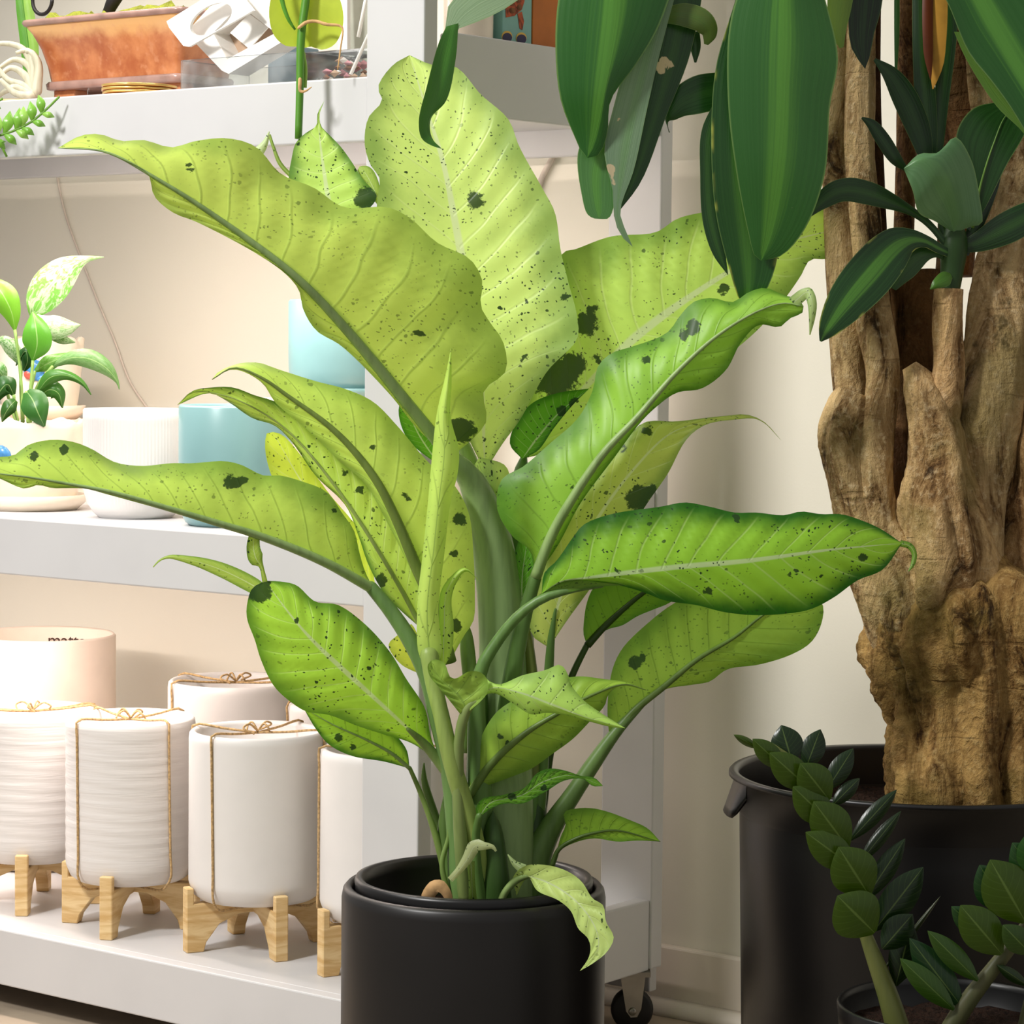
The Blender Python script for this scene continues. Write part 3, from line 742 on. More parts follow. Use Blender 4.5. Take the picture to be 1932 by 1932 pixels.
for x0, y0, x1, y1 in ((662, 140, 698, 60), (676, 70, 694, -20)):
    A = onY(x0, y0, .056); B = onY(x1, y1, .056)
    tag(mk('plant_tag', *tube([A, B], [.0022, .0022], 6), m_card), 'thin white plant tag stick '+('leaning on the tub of dried pieces' if y0 == 140 else 'rising behind the tub of dried pieces'), 'tag')
tag(plate_px('grey_board', [(660, 152), (640, -60), (700, -60), (722, 146)], .20, .006, m_grey), 'grey board standing at the back of upper shelf by the post', 'board')
tag(plate_px('white_board', [(640, 150), (632, -60), (655, -60), (655, 150)], .17, .006, m_card), 'upright white slat beside the grey board on the upper shelf', 'board')

# right end of the upper shelf: pot and two boxes
r_ = .0285; X_ = -.056; Y_ = min(onX(899, 60, X_)[1], onX(948, 60, -.03)[1]-r_*1.05-.001)
r_ = .0285; h_ = zat(X_, Y_, -40)-Z2
e = empty('white_mug_pot', (X_, Y_, Z2), 'small plain white pot behind the end board of the upper shelf', 'pot')
mk('pot', *lathe([(.004, 0), (r_*.86, 0), (r_*.93, .004), (r_, .03), (r_*1.03, h_), (r_*.97, h_), (r_*.93, .02), (.004, .01)], n=48), m_cream, e, local=True)
ya = onX(948, 60, -.03)[1]; yb = onX(1004, 60, -.03)[1]; yc = onX(1058, 60, -.03)[1]
bt = box('turtle_box', (-.085, ya, Z2), (-.03, yb-.001, Z2+.16), m_aqua, None, .001)
tag(bt, 'aqua gift box printed with an orange sea turtle', 'box')
def printed(name, pts, mat, d=.0006):
    P = [onX(x, y, -.03) for x, y in pts]; V = [p+np.array([.0002, 0, 0]) for p in P]+[p+np.array([d, 0, 0]) for p in P]; n_ = len(P)
    Fc = [tuple(range(n_, 2*n_)), tuple(range(n_))[::-1]]+[(i, (i+1) % n_, n_+(i+1) % n_, n_+i) for i in range(n_)]
    return mk(name, V, Fc, mat, bt, smooth=False)
printed('turtle_shell_print', [(953, 4), (962, -16), (985, -18), (989, 2), (984, 18), (970, 30), (954, 33)], m_turtle)
for k, (x, y, rx, ry) in enumerate(((963, 4, 6, 8), (976, -2, 6, 7), (966, 20, 6, 6), (979, 14, 5, 6))):
    printed('shell_plate_print', circ(x, y, rx, ry, 6), m_brown, .0009)
printed('flipper_print', [(976, 26), (984, 22), (988, 40), (985, 57), (980, 54)], m_turtle)
for x in (956, 983):
    printed('flower_rim_print', circ(x, 69 if x < 970 else 72, 10, 11, 16), m_yellow)
    printed('flower_print', circ(x, 71 if x < 970 else 74, 9, 9, 16), m_navy, .0009)
ot = box('orange_box', (-.085, yb+.001, Z2), (-.03, yc, Z2+.17), m_orange, None, .001)
tag(ot, 'plain burnt-orange box standing beside the turtle box', 'box')

# airy silver plant, green strap leaf and fern at the left edge
CP = lambda Yv: (2.70-depth(onY(40, 120, Yv)))*100
c1 = CP(.10)
ap = empty('air_plant', onY(60, 184, .10)-np.array([0, 0, 0]), 'silvery curling air plant beside the copper tray', 'plant')
for k, pts in enumerate(([(70, 172), (60, 120), (40, 90), (0, 82), (-20, 90)], [(68, 172), (55, 125), (28, 112), (-5, 130)], [(66, 175), (45, 140), (20, 128), (-8, 152)], [(66, 176), (60, 110), (52, 95), (30, 100)],
                         [(62, 178), (40, 160), (15, 150), (-10, 120)], [(60, 180), (30, 165), (10, 172), (-8, 186)], [(70, 172), (72, 120), (58, 98), (48, 96)], [(58, 181), (30, 176), (0, 150)])):
    pxtube('leaf', [(x, y, c1+k*.12-.4, 8*(1-i/len(pts))+1.5) for i, (x, y) in enumerate(pts)], m_stem, ap, color=(222, 220, 196))
sl = empty('green_strap_plant', onY(55, 182, .20), 'broad green strap leaves rising behind the air plant', 'plant')
c2 = CP(.20)
for pts, col in (([(58, 178, c2, 10), (52, 90, c2, 13), (42, 10, c2, 12), (30, -60, c2, 3)], (88, 150, 50)), ([(62, 178, c2+.6, 6), (64, 90, c2+.6, 9), (52, 0, c2+.6, 8), (46, -50, c2+.6, 2)], (150, 196, 90))):
    ribbon(sl, pts, col, m_gloss)
fp = onY(-190, 150, .07); fp[2] = Z2
fe = empty('potted_fern', fp, 'light green fern fronds drooping in at the left edge before the shelf', 'fern')
mk('pot', *lathe([(.004, 0), (.036, 0), (.040, .004), (.048, .075), (.050, .08), (.047, .081), (.044, .07), (.004, .066)], n=48), m_white, fe, local=True)
cf = CP(-.06)
cpot = (2.70-depth(fp))*100
def frond(ax, n_, l0, side_scale=1.0):
    q = spl([(x, y, (cpot, cpot*.75+cf*.25, cpot*.3+cf*.7)[i] if i < 3 else cf, 2.2) for i, (x, y) in enumerate(ax)], n_*2+6)
    st = pxtube('rachis', [(v[0], v[1], v[2], 2.4*(1-i/len(q))+.6) for i, v in enumerate(q[::3])], m_stem, fe, color=(120, 170, 60))
    for i in range(n_):
        t = .12+.85*i/n_; v = q[int(t*(len(q)-1))]; d = q[min(len(q)-1, int(t*(len(q)-1))+1)][:2]-v[:2]; d /= np.linalg.norm(d)+1e-9
        for s in (-1, 1):
            nrm = np.array([d[1], -d[0]])*s; dirv = nrm*.85+d*.55; ln = l0*(1-.62*t)*(1 if s > 0 else side_scale)
            a_ = v[:2]; b_ = a_+dirv*ln; m_ = a_+dirv*ln*.5+d*ln*.06
            ribbon(st, [(a_[0], a_[1], v[2], 1.5), (m_[0], m_[1], v[2]+.4, ln*.25), (b_[0], b_[1], v[2]-.2, .6)], (126, 184, 66) if (i+s) % 3 else (156, 206, 92), m_gloss, n=9, m=2, name='leaflet')
frond([(-190, 60), (-160, 10), (-120, 110), (-75, 235), (-40, 262), (10, 252), (50, 236), (78, 215), (112, 182)], 20, 84, .7)
frond([(-190, 60), (-150, 30), (-90, 165), (-30, 200), (-5, 195), (12, 178)], 13, 34)
frond([(-190, 60), (-145, 15), (-75, 140), (-25, 230), (-5, 262), (10, 288), (16, 306)], 16, 30)

# trailing pothos
pv = onY(566, 150, -.06); cpv = (2.70-depth(pv))*100
pe = empty('trailing_vine', onY(575, -60, -.06), 'green trailing vine with one round lime leaf hanging before the upper shelf', 'vine')
pxtube('stem', [(600, -700, cpv-10, 6), (602, -680, cpv-4, 7), (598, -640, cpv, 7.5), (590, -300, cpv, 7.5), (584, -60, cpv, 7.5), (577, 0, cpv, 8), (568, 70, cpv, 8), (566, 160, cpv, 7.5), (563, 262, cpv, 7)], m_stem, pe, color=(92, 150, 46), n=12, seg=40)
pxtube('side_stem', [(572, 100, cpv-.6, 4), (576, 130, cpv-.6, 4), (574, 165, cpv-.4, 5)], m_stem, pe, color=(150, 190, 80))
pxtube('leaf_stalk', [(586, -150, cpv+.2, 3), (545, -110, cpv+.8, 5), (528, -50, cpv+.8, 5), (532, 0, cpv+.8, 4.5), (545, 38, cpv+.6, 3.5), (557, 56, cpv+.3, 2)], m_stem, pe, color=(96, 160, 50))
pxtube('aerial_root', [(564, 52, cpv+.8, 3), (578, 42, cpv+1, 3.4), (596, 40, cpv+1, 3), (615, 46, cpv+1.2, 3.2), (640, 48, cpv+1.2, 2.4), (646, 52, cpv+1.2, 2), (642, 95, cpv+1.2, 1.6), (637, 132, cpv+1.2, 1.2)], m_dry, pe)
pxtube('aerial_root', [(566, 150, cpv+.8, 3.6), (567, 172, cpv+.9, 3), (576, 172, cpv+1.2, 2), (588, 164, cpv+1.2, 1)], m_dry, pe)
leaf(pe, [(572, -40, cpv-1.2), (574, 20, cpv-1.0), (577, 90, cpv-1.6)], [(572, -40), (525, -30), (508, 15), (516, 65), (538, 86), (560, 88), (577, 90)], [(572, -40), (620, -35), (645, 10), (646, 55), (630, 85), (606, 94), (588, 88), (577, 90)], (196, 214, 70), m_gloss, dl=.6, dr=.6, n=24, m=8)

# ---------------------------------------------------------------- leafy plant in the cream bird planter
cs = (2.70-depth((PA[0], PA[1], DZ[1]+.1)))*100
sp = empty('leafy_plant', (PA[0], PA[1], DZ[1]+cp_h-.013), 'small variegated leafy plant growing in the cream bird planter', 'plant')
def sleaf(pts, col, white=0.0, stalk=None, c=0.0, **k):
    o = ribbon(sp, [(x, y, cs+c+dc, w) for x, y, dc, w in pts], col, m_varieg, n=22, m=4, props={'white': white}, arch=.6, **k)
    if stalk: pxtube('stalk', [(x, y, cs+c+(0 if i else .0), 3.2) for i, (x, y) in enumerate(stalk)], m_stem, o, n=8, seg=12, color=(150, 186, 100))
    return o
sleaf([(60, 600, 0, 4), (72, 575, .5, 26), (95, 540, 1, 36), (125, 510, 1, 28), (160, 490, .5, 8), (196, 485, 0, 1)], (128, 196, 84), .75, [(42, 795), (40, 700), (60, 600)], -2)
sleaf([(28, 622, 0, 3), (22, 590, .5, 18), (8, 560, .8, 26), (-8, 535, .4, 14), (-14, 520, 0, 1)], (120, 182, 52), 0, [(44, 795), (38, 700), (28, 622)], 2)
sleaf([(62, 680, 0, 3), (70, 650, .6, 27), (68, 620, .8, 24), (62, 588, .2, 2)], (92, 160, 50), 0, [(52, 795), (58, 730), (62, 680)], 3)
sleaf([(64, 595, 0, 4), (90, 615, .6, 22), (118, 618, .6, 20), (152, 613, 0, 1)], (150, 190, 130), .6, None, -1)
sleaf([(70, 610, 0, 3), (100, 625, .5, 16), (118, 640, .4, 10), (142, 646, 0, 1)], (110, 160, 90), .4, None, -2)
sleaf([(66, 700, 0, 3), (90, 686, .6, 15), (115, 676, .6, 10), (150, 668, 0, 4)], (98, 158, 56), .1, [(54, 795), (58, 740), (66, 700)], 1)
sleaf([(100, 690, 0, 4), (130, 676, .5, 12), (165, 676, 1, 18), (200, 694, .8, 14), (222, 722, 0, 3), (225, 735, 0, 1)], (104, 150, 82), .1, [(56, 795), (70, 730), (100, 690)], 2)
sleaf([(70, 740, 0, 3), (95, 712, .5, 13), (125, 708, .6, 9), (155, 722, .4, 5), (172, 745, 0, 1)], (70, 124, 46), 0, [(58, 795), (62, 765), (70, 740)], 3)
sleaf([(78, 745, 0, 5), (95, 735, .5, 18), (110, 742, .5, 14), (118, 770, 0, 1)], (64, 116, 44), 0, None, 2)
sleaf([(50, 738, 0, 8), (62, 755, 1, 26), (70, 775, 1.4, 24), (84, 805, 1, 2)], (58, 112, 46), 0, [(56, 795), (50, 760), (50, 738)], 6)
sleaf([(10, 720, 0, 4), (-2, 700, .6, 16), (-15, 690, .5, 12), (-30, 700, 0, 1)], (80, 140, 60), .3, [(30, 795), (16, 750), (10, 720)], 2)
sleaf([(26, 745, 0, 4), (14, 725, .5, 18), (2, 735, .5, 16), (-12, 765, 0, 1)], (44, 92, 34), 0, [(34, 795), (28, 770), (26, 745)], 3)
sleaf([(30, 755, 0, 5), (20, 765, .5, 14), (10, 780, .5, 10), (4, 796, 0, 1)], (52, 98, 36), 0, None, 4)
sleaf([(40, 690, 0, 3), (28, 665, .6, 14), (10, 645, .6, 12), (-10, 640, 0, 1)], (110, 160, 90), .5, None, -1)
sleaf([(45, 700, 0, 3), (52, 680, .5, 12), (48, 662, .5, 10), (30, 690, 0, 1)], (36, 84, 32), 0, None, 0)

# ---------------------------------------------------------------- the big dumb cane
PC = W(894, 1667, 0); PZ = PC[2]; PR = 249*2.70/F
dc = empty('potted_dumb_cane', (PC[0], PC[1], 0), 'large lime-green speckled dumb cane plant in a black cylinder pot', 'potted plant')
loc = lambda prof, n=96: lathe(prof, (PC[0], PC[1], 0), n)
pot = mk('pot', *loc([(.02, 0), (PR-.016, 0), (PR-.006, .004), (PR-.001, .014), (PR, .03), (PR, PZ-.012), (PR-.0015, PZ-.004), (PR-.005, PZ), (PR-.009, PZ-.001), (PR-.011, PZ-.006), (PR-.012, .03), (.02, .02)]), m_black, dc, label='matte black cylindrical cover pot')
mk('inner_pot', *loc([(PR-.030, PZ-.10), (PR-.0135, PZ-.006), (PR-.0125, PZ+.004), (PR-.014, PZ+.0075), (PR-.018, PZ+.008), (PR-.022, PZ+.005), (PR-.024, PZ-.004), (PR-.034, PZ-.09)]), m_blackp, pot)
def soil(name, c, r, z, amp, parent, seed=0):
    V, Fc = [(c[0], c[1], z)], []
    for i in range(1, 15):
        for k in range(48):
            a = 2*math.pi*k/48; rr = r*i/14; x, y = c[0]+rr*math.cos(a), c[1]+rr*math.sin(a)
            V.append((x, y, z+amp*noise.noise(Vector((x*70, y*70, seed)))+amp*.6*noise.noise(Vector((x*190, y*190, seed+5)))))
    for k in range(48): Fc.append((0, 1+k, 1+(k+1) % 48))
    for i in range(13):
        for k in range(48): Fc.append((1+i*48+k, 1+(i+1)*48+k, 1+(i+1)*48+(k+1) % 48, 1+i*48+(k+1) % 48))
    return mk(name, V, Fc, m_soil, parent)
soil('soil', PC, PR-.026, PZ-.032, .006, dc)
for i in range(16):                                    # perlite crumbs
    a = random.uniform(0, 6.28); rr = random.uniform(.03, PR-.04); s = random.uniform(.0012, .0026)
    x, y, z = PC[0]+rr*math.cos(a), PC[1]+rr*math.sin(a), PZ-.027
    mk('perlite', [(x+s, y, z), (x-s, y, z), (x, y+s, z), (x, y-s, z), (x, y, z+s), (x, y, z-s)], [(0,2,4),(2,1,4),(1,3,4),(3,0,4),(2,0,5),(1,2,5),(3,1,5),(0,3,5)], m_card, dc, smooth=False)

BR_ = lambda c: (min(250, c[0]*1.115+4), min(253, c[1]*1.15+8), min(240, c[2]*.98))
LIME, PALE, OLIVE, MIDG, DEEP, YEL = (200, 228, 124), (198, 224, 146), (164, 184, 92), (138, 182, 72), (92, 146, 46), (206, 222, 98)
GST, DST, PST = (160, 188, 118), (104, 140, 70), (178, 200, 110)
def D(mid, L, R, col, **k):
    k.setdefault('corr', .16)
    return leaf(dc, mid, L, R, BR_(col), m_dieff, **k)
def pet(o, pts, col=GST, n=12, seg=30): return pxtube('petiole', pts, m_stem, o, n=n, seg=seg, color=col)

# A: broad leaf reaching to the upper left, underside towards us
A_ = D([(850, 862, 3), (780, 775, 5.5), (643, 610, 10), (555, 520, 12.5), (410, 411, 15), (300, 340, 17), (200, 287, 18), (110, 279, 18)],
  [(850, 862), (790, 812), (737, 746), (643, 652), (597, 624), (572, 584), (564, 548), (540, 518), (483, 478), (369, 418), (328, 402), (291, 370), (279, 328), (235, 302), (162, 279), (110, 279)],
  [(850, 862), (876, 842), (892, 828), (918, 794), (913, 737), (954, 701), (949, 644), (928, 613), (907, 577), (910, 530), (887, 489), (825, 458), (773, 411), (731, 391), (649, 391), (592, 354), (530, 328), (483, 277), (431, 261), (369, 266), (323, 278), (271, 264), (229, 266), (188, 253), (152, 256), (110, 279)],
  LIME, under=True, veins=15, corr=.22, dl=.5, dr=-5, margin=.4, rib=13, ribcol=GST, blots=[(872, 812, 26), (696, 503, 0.1), (358, 317, 9), (790, 628, 8)], n=70, m=11)
pet(A_, [(850, 862, 3, 15), (885, 900, 1, 24), (918, 980, -1, 36), (940, 1100, -2, 42), (950, 1280, -2, 46), (950, 1480, 0, 55), (945, 1730, 0, 62)], (150, 178, 116), 18)
# B: tall centre leaf, upper side
B_ = D([(915, 890, -2), (908, 750, -3), (893, 600, -4), (866, 463, -5), (835, 303, -6), (806, 210, -7), (773, 104, -8)],
  [(915, 890), (870, 800), (800, 650), (730, 490), (711, 391), (716, 336), (700, 313), (688, 272), (695, 222), (721, 190), (713, 165), (742, 122), (773, 104)],
  [(915, 890), (949, 836), (980, 794), (1032, 701), (1089, 639), (1089, 598), (1073, 535), (1058, 473), (1047, 401), (1026, 360), (980, 277), (959, 225), (907, 178), (861, 127), (814, 122), (773, 104)],
  PALE, veins=14, corr=.2, dl=2, dr=1.0, margin=.5, blots=[(897, 378, 17), (1068, 560, 10), (985, 676, 8)], n=64, m=11)
pet(B_, [(915, 890, -2, 18), (925, 950, -3, 16), (935, 1050, -4, 18), (950, 1200, -4, 22)], (150, 176, 90))
D([(950, 990, -2.5), (930, 930, -2), (905, 880, -1.2)], [(950, 990), (915, 940), (895, 880), (905, 862)], [(950, 990), (962, 930), (955, 880), (905, 862)], PALE, corr=0, arch=.8, margin=.2, n=18)
# C: leaf behind to the right, upper side
C_ = D([(985, 866, -5), (1060, 780, -5.5), (1184, 652, -6), (1277, 578, -6.5), (1370, 516, -7), (1470, 462, -8), (1590, 430, -9)],
  [(985, 866), (985, 800), (1012, 710), (1040, 640), (1050, 540), (1060, 477), (1083, 471), (1153, 446), (1238, 438), (1277, 413), (1330, 400), (1420, 388), (1510, 380), (1570, 400), (1590, 430)],
  [(985, 866), (1040, 850), (1110, 800), (1200, 770), (1300, 720), (1401, 648), (1460, 590), (1510, 522), (1529, 490), (1565, 487), (1590, 430)],
  (184, 208, 120), veins=15, corr=.32, dl=-1, dr=1.2, margin=.55, blots=[(1105, 612, 22), (1118, 585, 12), (1048, 708, 44), (1080, 690, 26), (1128, 678, 10), (1365, 546, 12)], n=60, m=11)
pet(C_, [(990, 855, -5.2, 4), (985, 880, -5, 12), (978, 930, -5, 20), (972, 1020, -5, 27), (975, 1200, -5, 32), (985, 1450, -3, 38), (990, 1720, -2, 44)], DST, 16)
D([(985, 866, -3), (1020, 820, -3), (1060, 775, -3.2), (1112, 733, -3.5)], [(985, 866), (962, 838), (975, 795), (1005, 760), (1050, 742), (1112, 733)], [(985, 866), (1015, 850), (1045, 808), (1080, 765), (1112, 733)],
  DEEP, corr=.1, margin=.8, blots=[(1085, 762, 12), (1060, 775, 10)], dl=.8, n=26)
# D: underside leaf to the right with a curled tip
Dd = D([(1010, 1090, 3), (1036, 1021, 3.5), (1062, 970, 4), (1137, 857, 5), (1199, 791, 5.5), (1277, 702, 6), (1355, 632, 6.5), (1432, 586, 7), (1480, 572, 7), (1516, 578, 7.5)],
  [(1010, 1090), (1000, 1040), (966, 1011), (938, 960), (947, 904), (986, 881), (1036, 838), (1091, 788), (1118, 737), (1129, 690), (1153, 667), (1199, 652), (1258, 628), (1285, 593), (1308, 570), (1343, 562), (1382, 570), (1413, 551), (1444, 543), (1479, 557), (1510, 566), (1516, 578)],
  [(1010, 1090), (1052, 1030), (1095, 950), (1160, 862), (1207, 799), (1238, 768), (1277, 741), (1324, 733), (1370, 698), (1397, 648), (1432, 613), (1471, 617), (1490, 601), (1514, 590), (1516, 578)],
  (146, 184, 82), under=True, veins=14, corr=.20, dl=-3.0, dr=-1.5, margin=.7, rib=11, ribcol=GST, blots=[(1308, 618, 15), (1292, 632, 11), (1220, 679, 9), (1082, 921, 7)], n=64, m=10)
ribbon(dc, [(1496, 572, 7.2, 12), (1512, 558, 7.8, 11), (1524, 550, 8.2, 9), (1532, 570, 8.6, 9), (1532, 600, 8.6, 6), (1528, 632, 8.2, 1)], PALE, m_dieff, margin=.3, n=20)
pet(Dd, [(1010, 1090, 3, 12), (990, 1160, 2.5, 14), (968, 1270, 2, 18), (955, 1400, 1.5, 24), (945, 1600, 1, 30)], DST)
# E: olive leaf behind D, tip drooping to the right
E_ = D([(1036, 1222, -1), (1060, 1120, -.8), (1120, 990, -.5), (1200, 880, 0), (1270, 815, .5), (1350, 793, 1), (1409, 786, 1.2), (1445, 800, 1.5), (1475, 832, 1.5)],
  [(1036, 1222), (1004, 1198), (1000, 1130), (1050, 1000), (1120, 900), (1180, 830), (1215, 797), (1277, 795), (1335, 788), (1374, 784), (1409, 782), (1442, 796), (1475, 832)],
  [(1036, 1222), (1069, 1172), (1101, 1128), (1150, 1060), (1223, 947), (1261, 892), (1289, 838), (1308, 816), (1335, 800), (1386, 792), (1432, 792), (1475, 832)],
  (178, 184, 112), veins=13, dl=-1, dr=1, margin=.5, blots=[(1205, 940, 24), (1228, 925, 12), (1222, 812, 11), (1175, 848, 9)], n=50)
pet(E_, [(1048, 1150, -.7, 2.5), (1040, 1205, -1, 7), (1036, 1260, -1.5, 9), (1028, 1380, -2, 10), (1020, 1480, -2, 13), (1000, 1680, -2, 18)], DST)
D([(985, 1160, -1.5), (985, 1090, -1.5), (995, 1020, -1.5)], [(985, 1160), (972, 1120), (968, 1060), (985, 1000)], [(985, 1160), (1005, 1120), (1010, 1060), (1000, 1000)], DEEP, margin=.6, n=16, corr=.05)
# F: horizontal leaf to the right, upper side
F_ = D([(1022, 1120, 6), (1060, 1098, 7), (1111, 1092, 8), (1176, 1084, 8.5), (1269, 1072, 9), (1409, 1058, 9), (1549, 1039, 8), (1640, 1030, 6.5), (1702, 1025, 5)],
  [(1022, 1120), (1027, 1081), (1050, 1058), (1083, 1011), (1101, 990), (1153, 970), (1246, 956), (1292, 948), (1339, 956), (1386, 967), (1427, 967), (1479, 972), (1511, 965), (1549, 970), (1586, 970), (1618, 979), (1660, 997), (1702, 1025)],
  [(1022, 1120), (1046, 1104), (1069, 1092), (1111, 1096), (1167, 1104), (1213, 1117), (1255, 1133), (1316, 1142), (1362, 1154), (1409, 1160), (1455, 1160), (1525, 1151), (1572, 1128), (1618, 1095), (1665, 1075), (1702, 1025)],
  (142, 184, 64), veins=13, corr=.20, dl=-1.5, dr=-1.5, margin=1.0, blots=[(1165, 1075, 6), (1284, 1057, 6), (1390, 977, 9), (1336, 1115, 9), (1628, 1052, 9), (1495, 1085, 5), (1498, 1075, 5)], n=60, m=11)
ribbon(dc, [(1698, 1025, 5, 6), (1716, 1030, 4.8, 6), (1725, 1045, 4.8, 5), (1722, 1065, 5, 4), (1714, 1078, 5.2, 1)], (130, 176, 64), m_dieff, margin=.5, n=18)
D([(1014, 1126, 5.8), (1060, 1112, 6.4), (1120, 1100, 7), (1180, 1104, 7.6)], [(1014, 1126), (1040, 1104), (1080, 1092), (1130, 1094), (1180, 1104)], [(1014, 1126), (1060, 1120), (1120, 1108), (1180, 1104)], (112, 140, 60), under=True, corr=0, margin=.5, n=18)
pet(F_, [(1135, 1104, 6.6, 5), (1080, 1112, 6.2, 7), (1022, 1130, 6, 9), (975, 1165, 5.5, 10), (935, 1215, 5, 11), (908, 1262, 5, 13), (900, 1330, 4.5, 16), (905, 1500, 4, 24), (910, 1700, 3, 30)], (112, 148, 78))
# G: dark leaf behind F
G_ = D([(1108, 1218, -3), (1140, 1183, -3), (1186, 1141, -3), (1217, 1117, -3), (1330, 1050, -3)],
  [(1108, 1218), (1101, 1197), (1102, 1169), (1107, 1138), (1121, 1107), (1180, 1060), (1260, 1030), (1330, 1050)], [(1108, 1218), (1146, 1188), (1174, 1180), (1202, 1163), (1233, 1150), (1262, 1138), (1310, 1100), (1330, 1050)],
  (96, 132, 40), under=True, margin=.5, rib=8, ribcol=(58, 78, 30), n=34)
pet(G_, [(1108, 1216, -3, 6), (1085, 1262, -3, 6.5), (1062, 1320, -3, 7), (1040, 1400, -3, 9), (1010, 1600, -3, 14)], (64, 88, 34))
# I: olive underside leaf, lower right
I_ = D([(1150, 1395, -1), (1200, 1338, -1.2), (1251, 1297, -1.5), (1316, 1244, -2), (1386, 1202, -2.5), (1440, 1160, -3), (1520, 1110, -3)],
  [(1150, 1395), (1146, 1340), (1150, 1290), (1158, 1255), (1176, 1221), (1223, 1175), (1269, 1140), (1340, 1105), (1430, 1090), (1520, 1110)],
  [(1150, 1395), (1195, 1350), (1246, 1304), (1306, 1292), (1339, 1286), (1372, 1263), (1432, 1254), (1493, 1235), (1530, 1212), (1549, 1179), (1552, 1140), (1520, 1110)],
  (132, 158, 72), under=True, veins=12, dl=1, dr=-1.0, margin=.45, rib=9, ribcol=(112, 138, 66), blots=[(1200, 1250, 14), (1210, 1240, 8), (1276, 1250, 6)], n=48)
pet(I_, [(1215, 1325, -1.2, 6), (1165, 1378, -1, 11), (1120, 1440, -1, 15), (1080, 1500, -1, 17), (1040, 1560, -1, 22), (1000, 1640, -1, 34), (985, 1720, -1, 36)], (112, 142, 76), 14)
# J
J_ = D([(884, 1502, 5), (920, 1450, 5.5), (953, 1415, 6), (1003, 1375, 6.5), (1054, 1345, 7), (1120, 1310, 7), (1180, 1291, 6.5), (1219, 1302, 6.5)],
  [(884, 1502), (889, 1462), (899, 1415), (919, 1368), (943, 1338), (990, 1310), (1040, 1285), (1074, 1278), (1097, 1276), (1138, 1281), (1182, 1287), (1219, 1302)],
  [(884, 1502), (906, 1488), (953, 1470), (1003, 1450), (1040, 1424), (1081, 1394), (1114, 1360), (1141, 1331), (1148, 1310), (1172, 1294), (1219, 1302)],
  (158, 184, 84), under=True, veins=11, dl=-1, dr=-1, margin=.5, rib=9, ribcol=(112, 138, 66), blots=[(942, 1391, 7), (956, 1402, 5), (915, 1407, 4)], n=44)
pet(J_, [(892, 1492, 5, 7), (876, 1525, 5, 9), (868, 1580, 5, 13), (866, 1690, 4, 18)], DST)
# K: twisted leaf in front
K1 = D([(872, 1352, 9), (878, 1335, 9.4), (862, 1310, 9.6), (835, 1285, 9.8), (814, 1258, 10)], [(872, 1352), (845, 1318), (826, 1294), (811, 1276), (807, 1255), (814, 1246)], [(872, 1352), (905, 1325), (920, 1306), (920, 1284), (908, 1269), (884, 1267), (862, 1280), (850, 1278), (838, 1250), (820, 1244), (814, 1246)],
  (160, 182, 100), under=True, veins=6, corr=.2, margin=.4, dl=.5, dr=1.0, n=26)
K2 = D([(905, 1318, 9.6), (930, 1298, 10.2), (985, 1308, 11), (1040, 1330, 11.4), (1100, 1352, 11.6), (1180, 1374, 11.6)],
  [(905, 1318), (914, 1278), (925, 1286), (943, 1291), (986, 1274), (1030, 1264), (1057, 1254), (1071, 1271), (1077, 1291), (1101, 1321), (1128, 1341), (1180, 1374)],
  [(905, 1318), (926, 1308), (946, 1313), (973, 1331), (1003, 1348), (1030, 1345), (1071, 1350), (1114, 1362), (1155, 1372), (1180, 1374)],
  (186, 218, 128), veins=7, corr=.08, margin=.4, dl=-1, dr=-1, n=36)
pet(K1, [(900, 1322, 9.5, 7), (884, 1334, 9.2, 9), (874, 1356, 9, 10), (866, 1400, 8.6, 10), (864, 1450, 8, 11), (868, 1560, 7, 13), (880, 1700, 5, 16)], (140, 160, 92))
# L: lower left leaf, upper side
L_ = D([(832, 1440, 4), (790, 1395, 6), (751, 1358, 8), (673, 1286, 10), (595, 1213, 11.5), (554, 1167, 12), (500, 1096, 12)],
  [(832, 1440), (776, 1402), (725, 1386), (673, 1369), (621, 1349), (580, 1343), (559, 1332), (518, 1296), (492, 1244), (481, 1208), (466, 1167), (466, 1141), (476, 1110), (500, 1096)],
  [(832, 1440), (813, 1390), (802, 1337), (766, 1280), (735, 1229), (688, 1177), (637, 1141), (595, 1135), (559, 1104), (528, 1097), (500, 1096)],
  (168, 206, 84), veins=12, corr=.20, dl=-1.5, dr=-2, margin=.75, blots=[(490, 1116, 22), (500, 1098, 12), (560, 1170, 6), (520, 1215, 0.1)], n=56, m=10)
ribbon(dc, [(500, 1098, 12, 5), (492, 1066, 12.2, 5), (484, 1056, 12.4, 14), (478, 1034, 12.4, 13), (480, 1008, 12, 10)], (176, 206, 84), m_dieff, margin=.5, n=18)
pet(L_, [(770, 1376, 7.2, 4), (795, 1398, 6, 8), (825, 1432, 5.2, 11), (858, 1480, 5, 12), (880, 1540, 5, 14), (900, 1610, 4.5, 18), (905, 1700, 4, 22)], (140, 170, 92))
M_ = D([(773, 1450, 3), (740, 1422, 3.5), (690, 1395, 4), (630, 1368, 4.5), (572, 1335, 5)], [(773, 1450), (725, 1437), (663, 1426), (621, 1405), (595, 1374), (572, 1335)], [(773, 1450), (766, 1412), (720, 1365), (650, 1335), (572, 1335)],
  (150, 186, 72), veins=9, margin=.9, blots=[(640, 1392, 8), (665, 1410, 7)], rib=4, ribcol=GST, under=True, n=32)
pet(M_, [(773, 1449, 3, 4), (795, 1500, 3, 5), (820, 1570, 3, 6.5), (850, 1680, 2.5, 10)], (134, 160, 80))
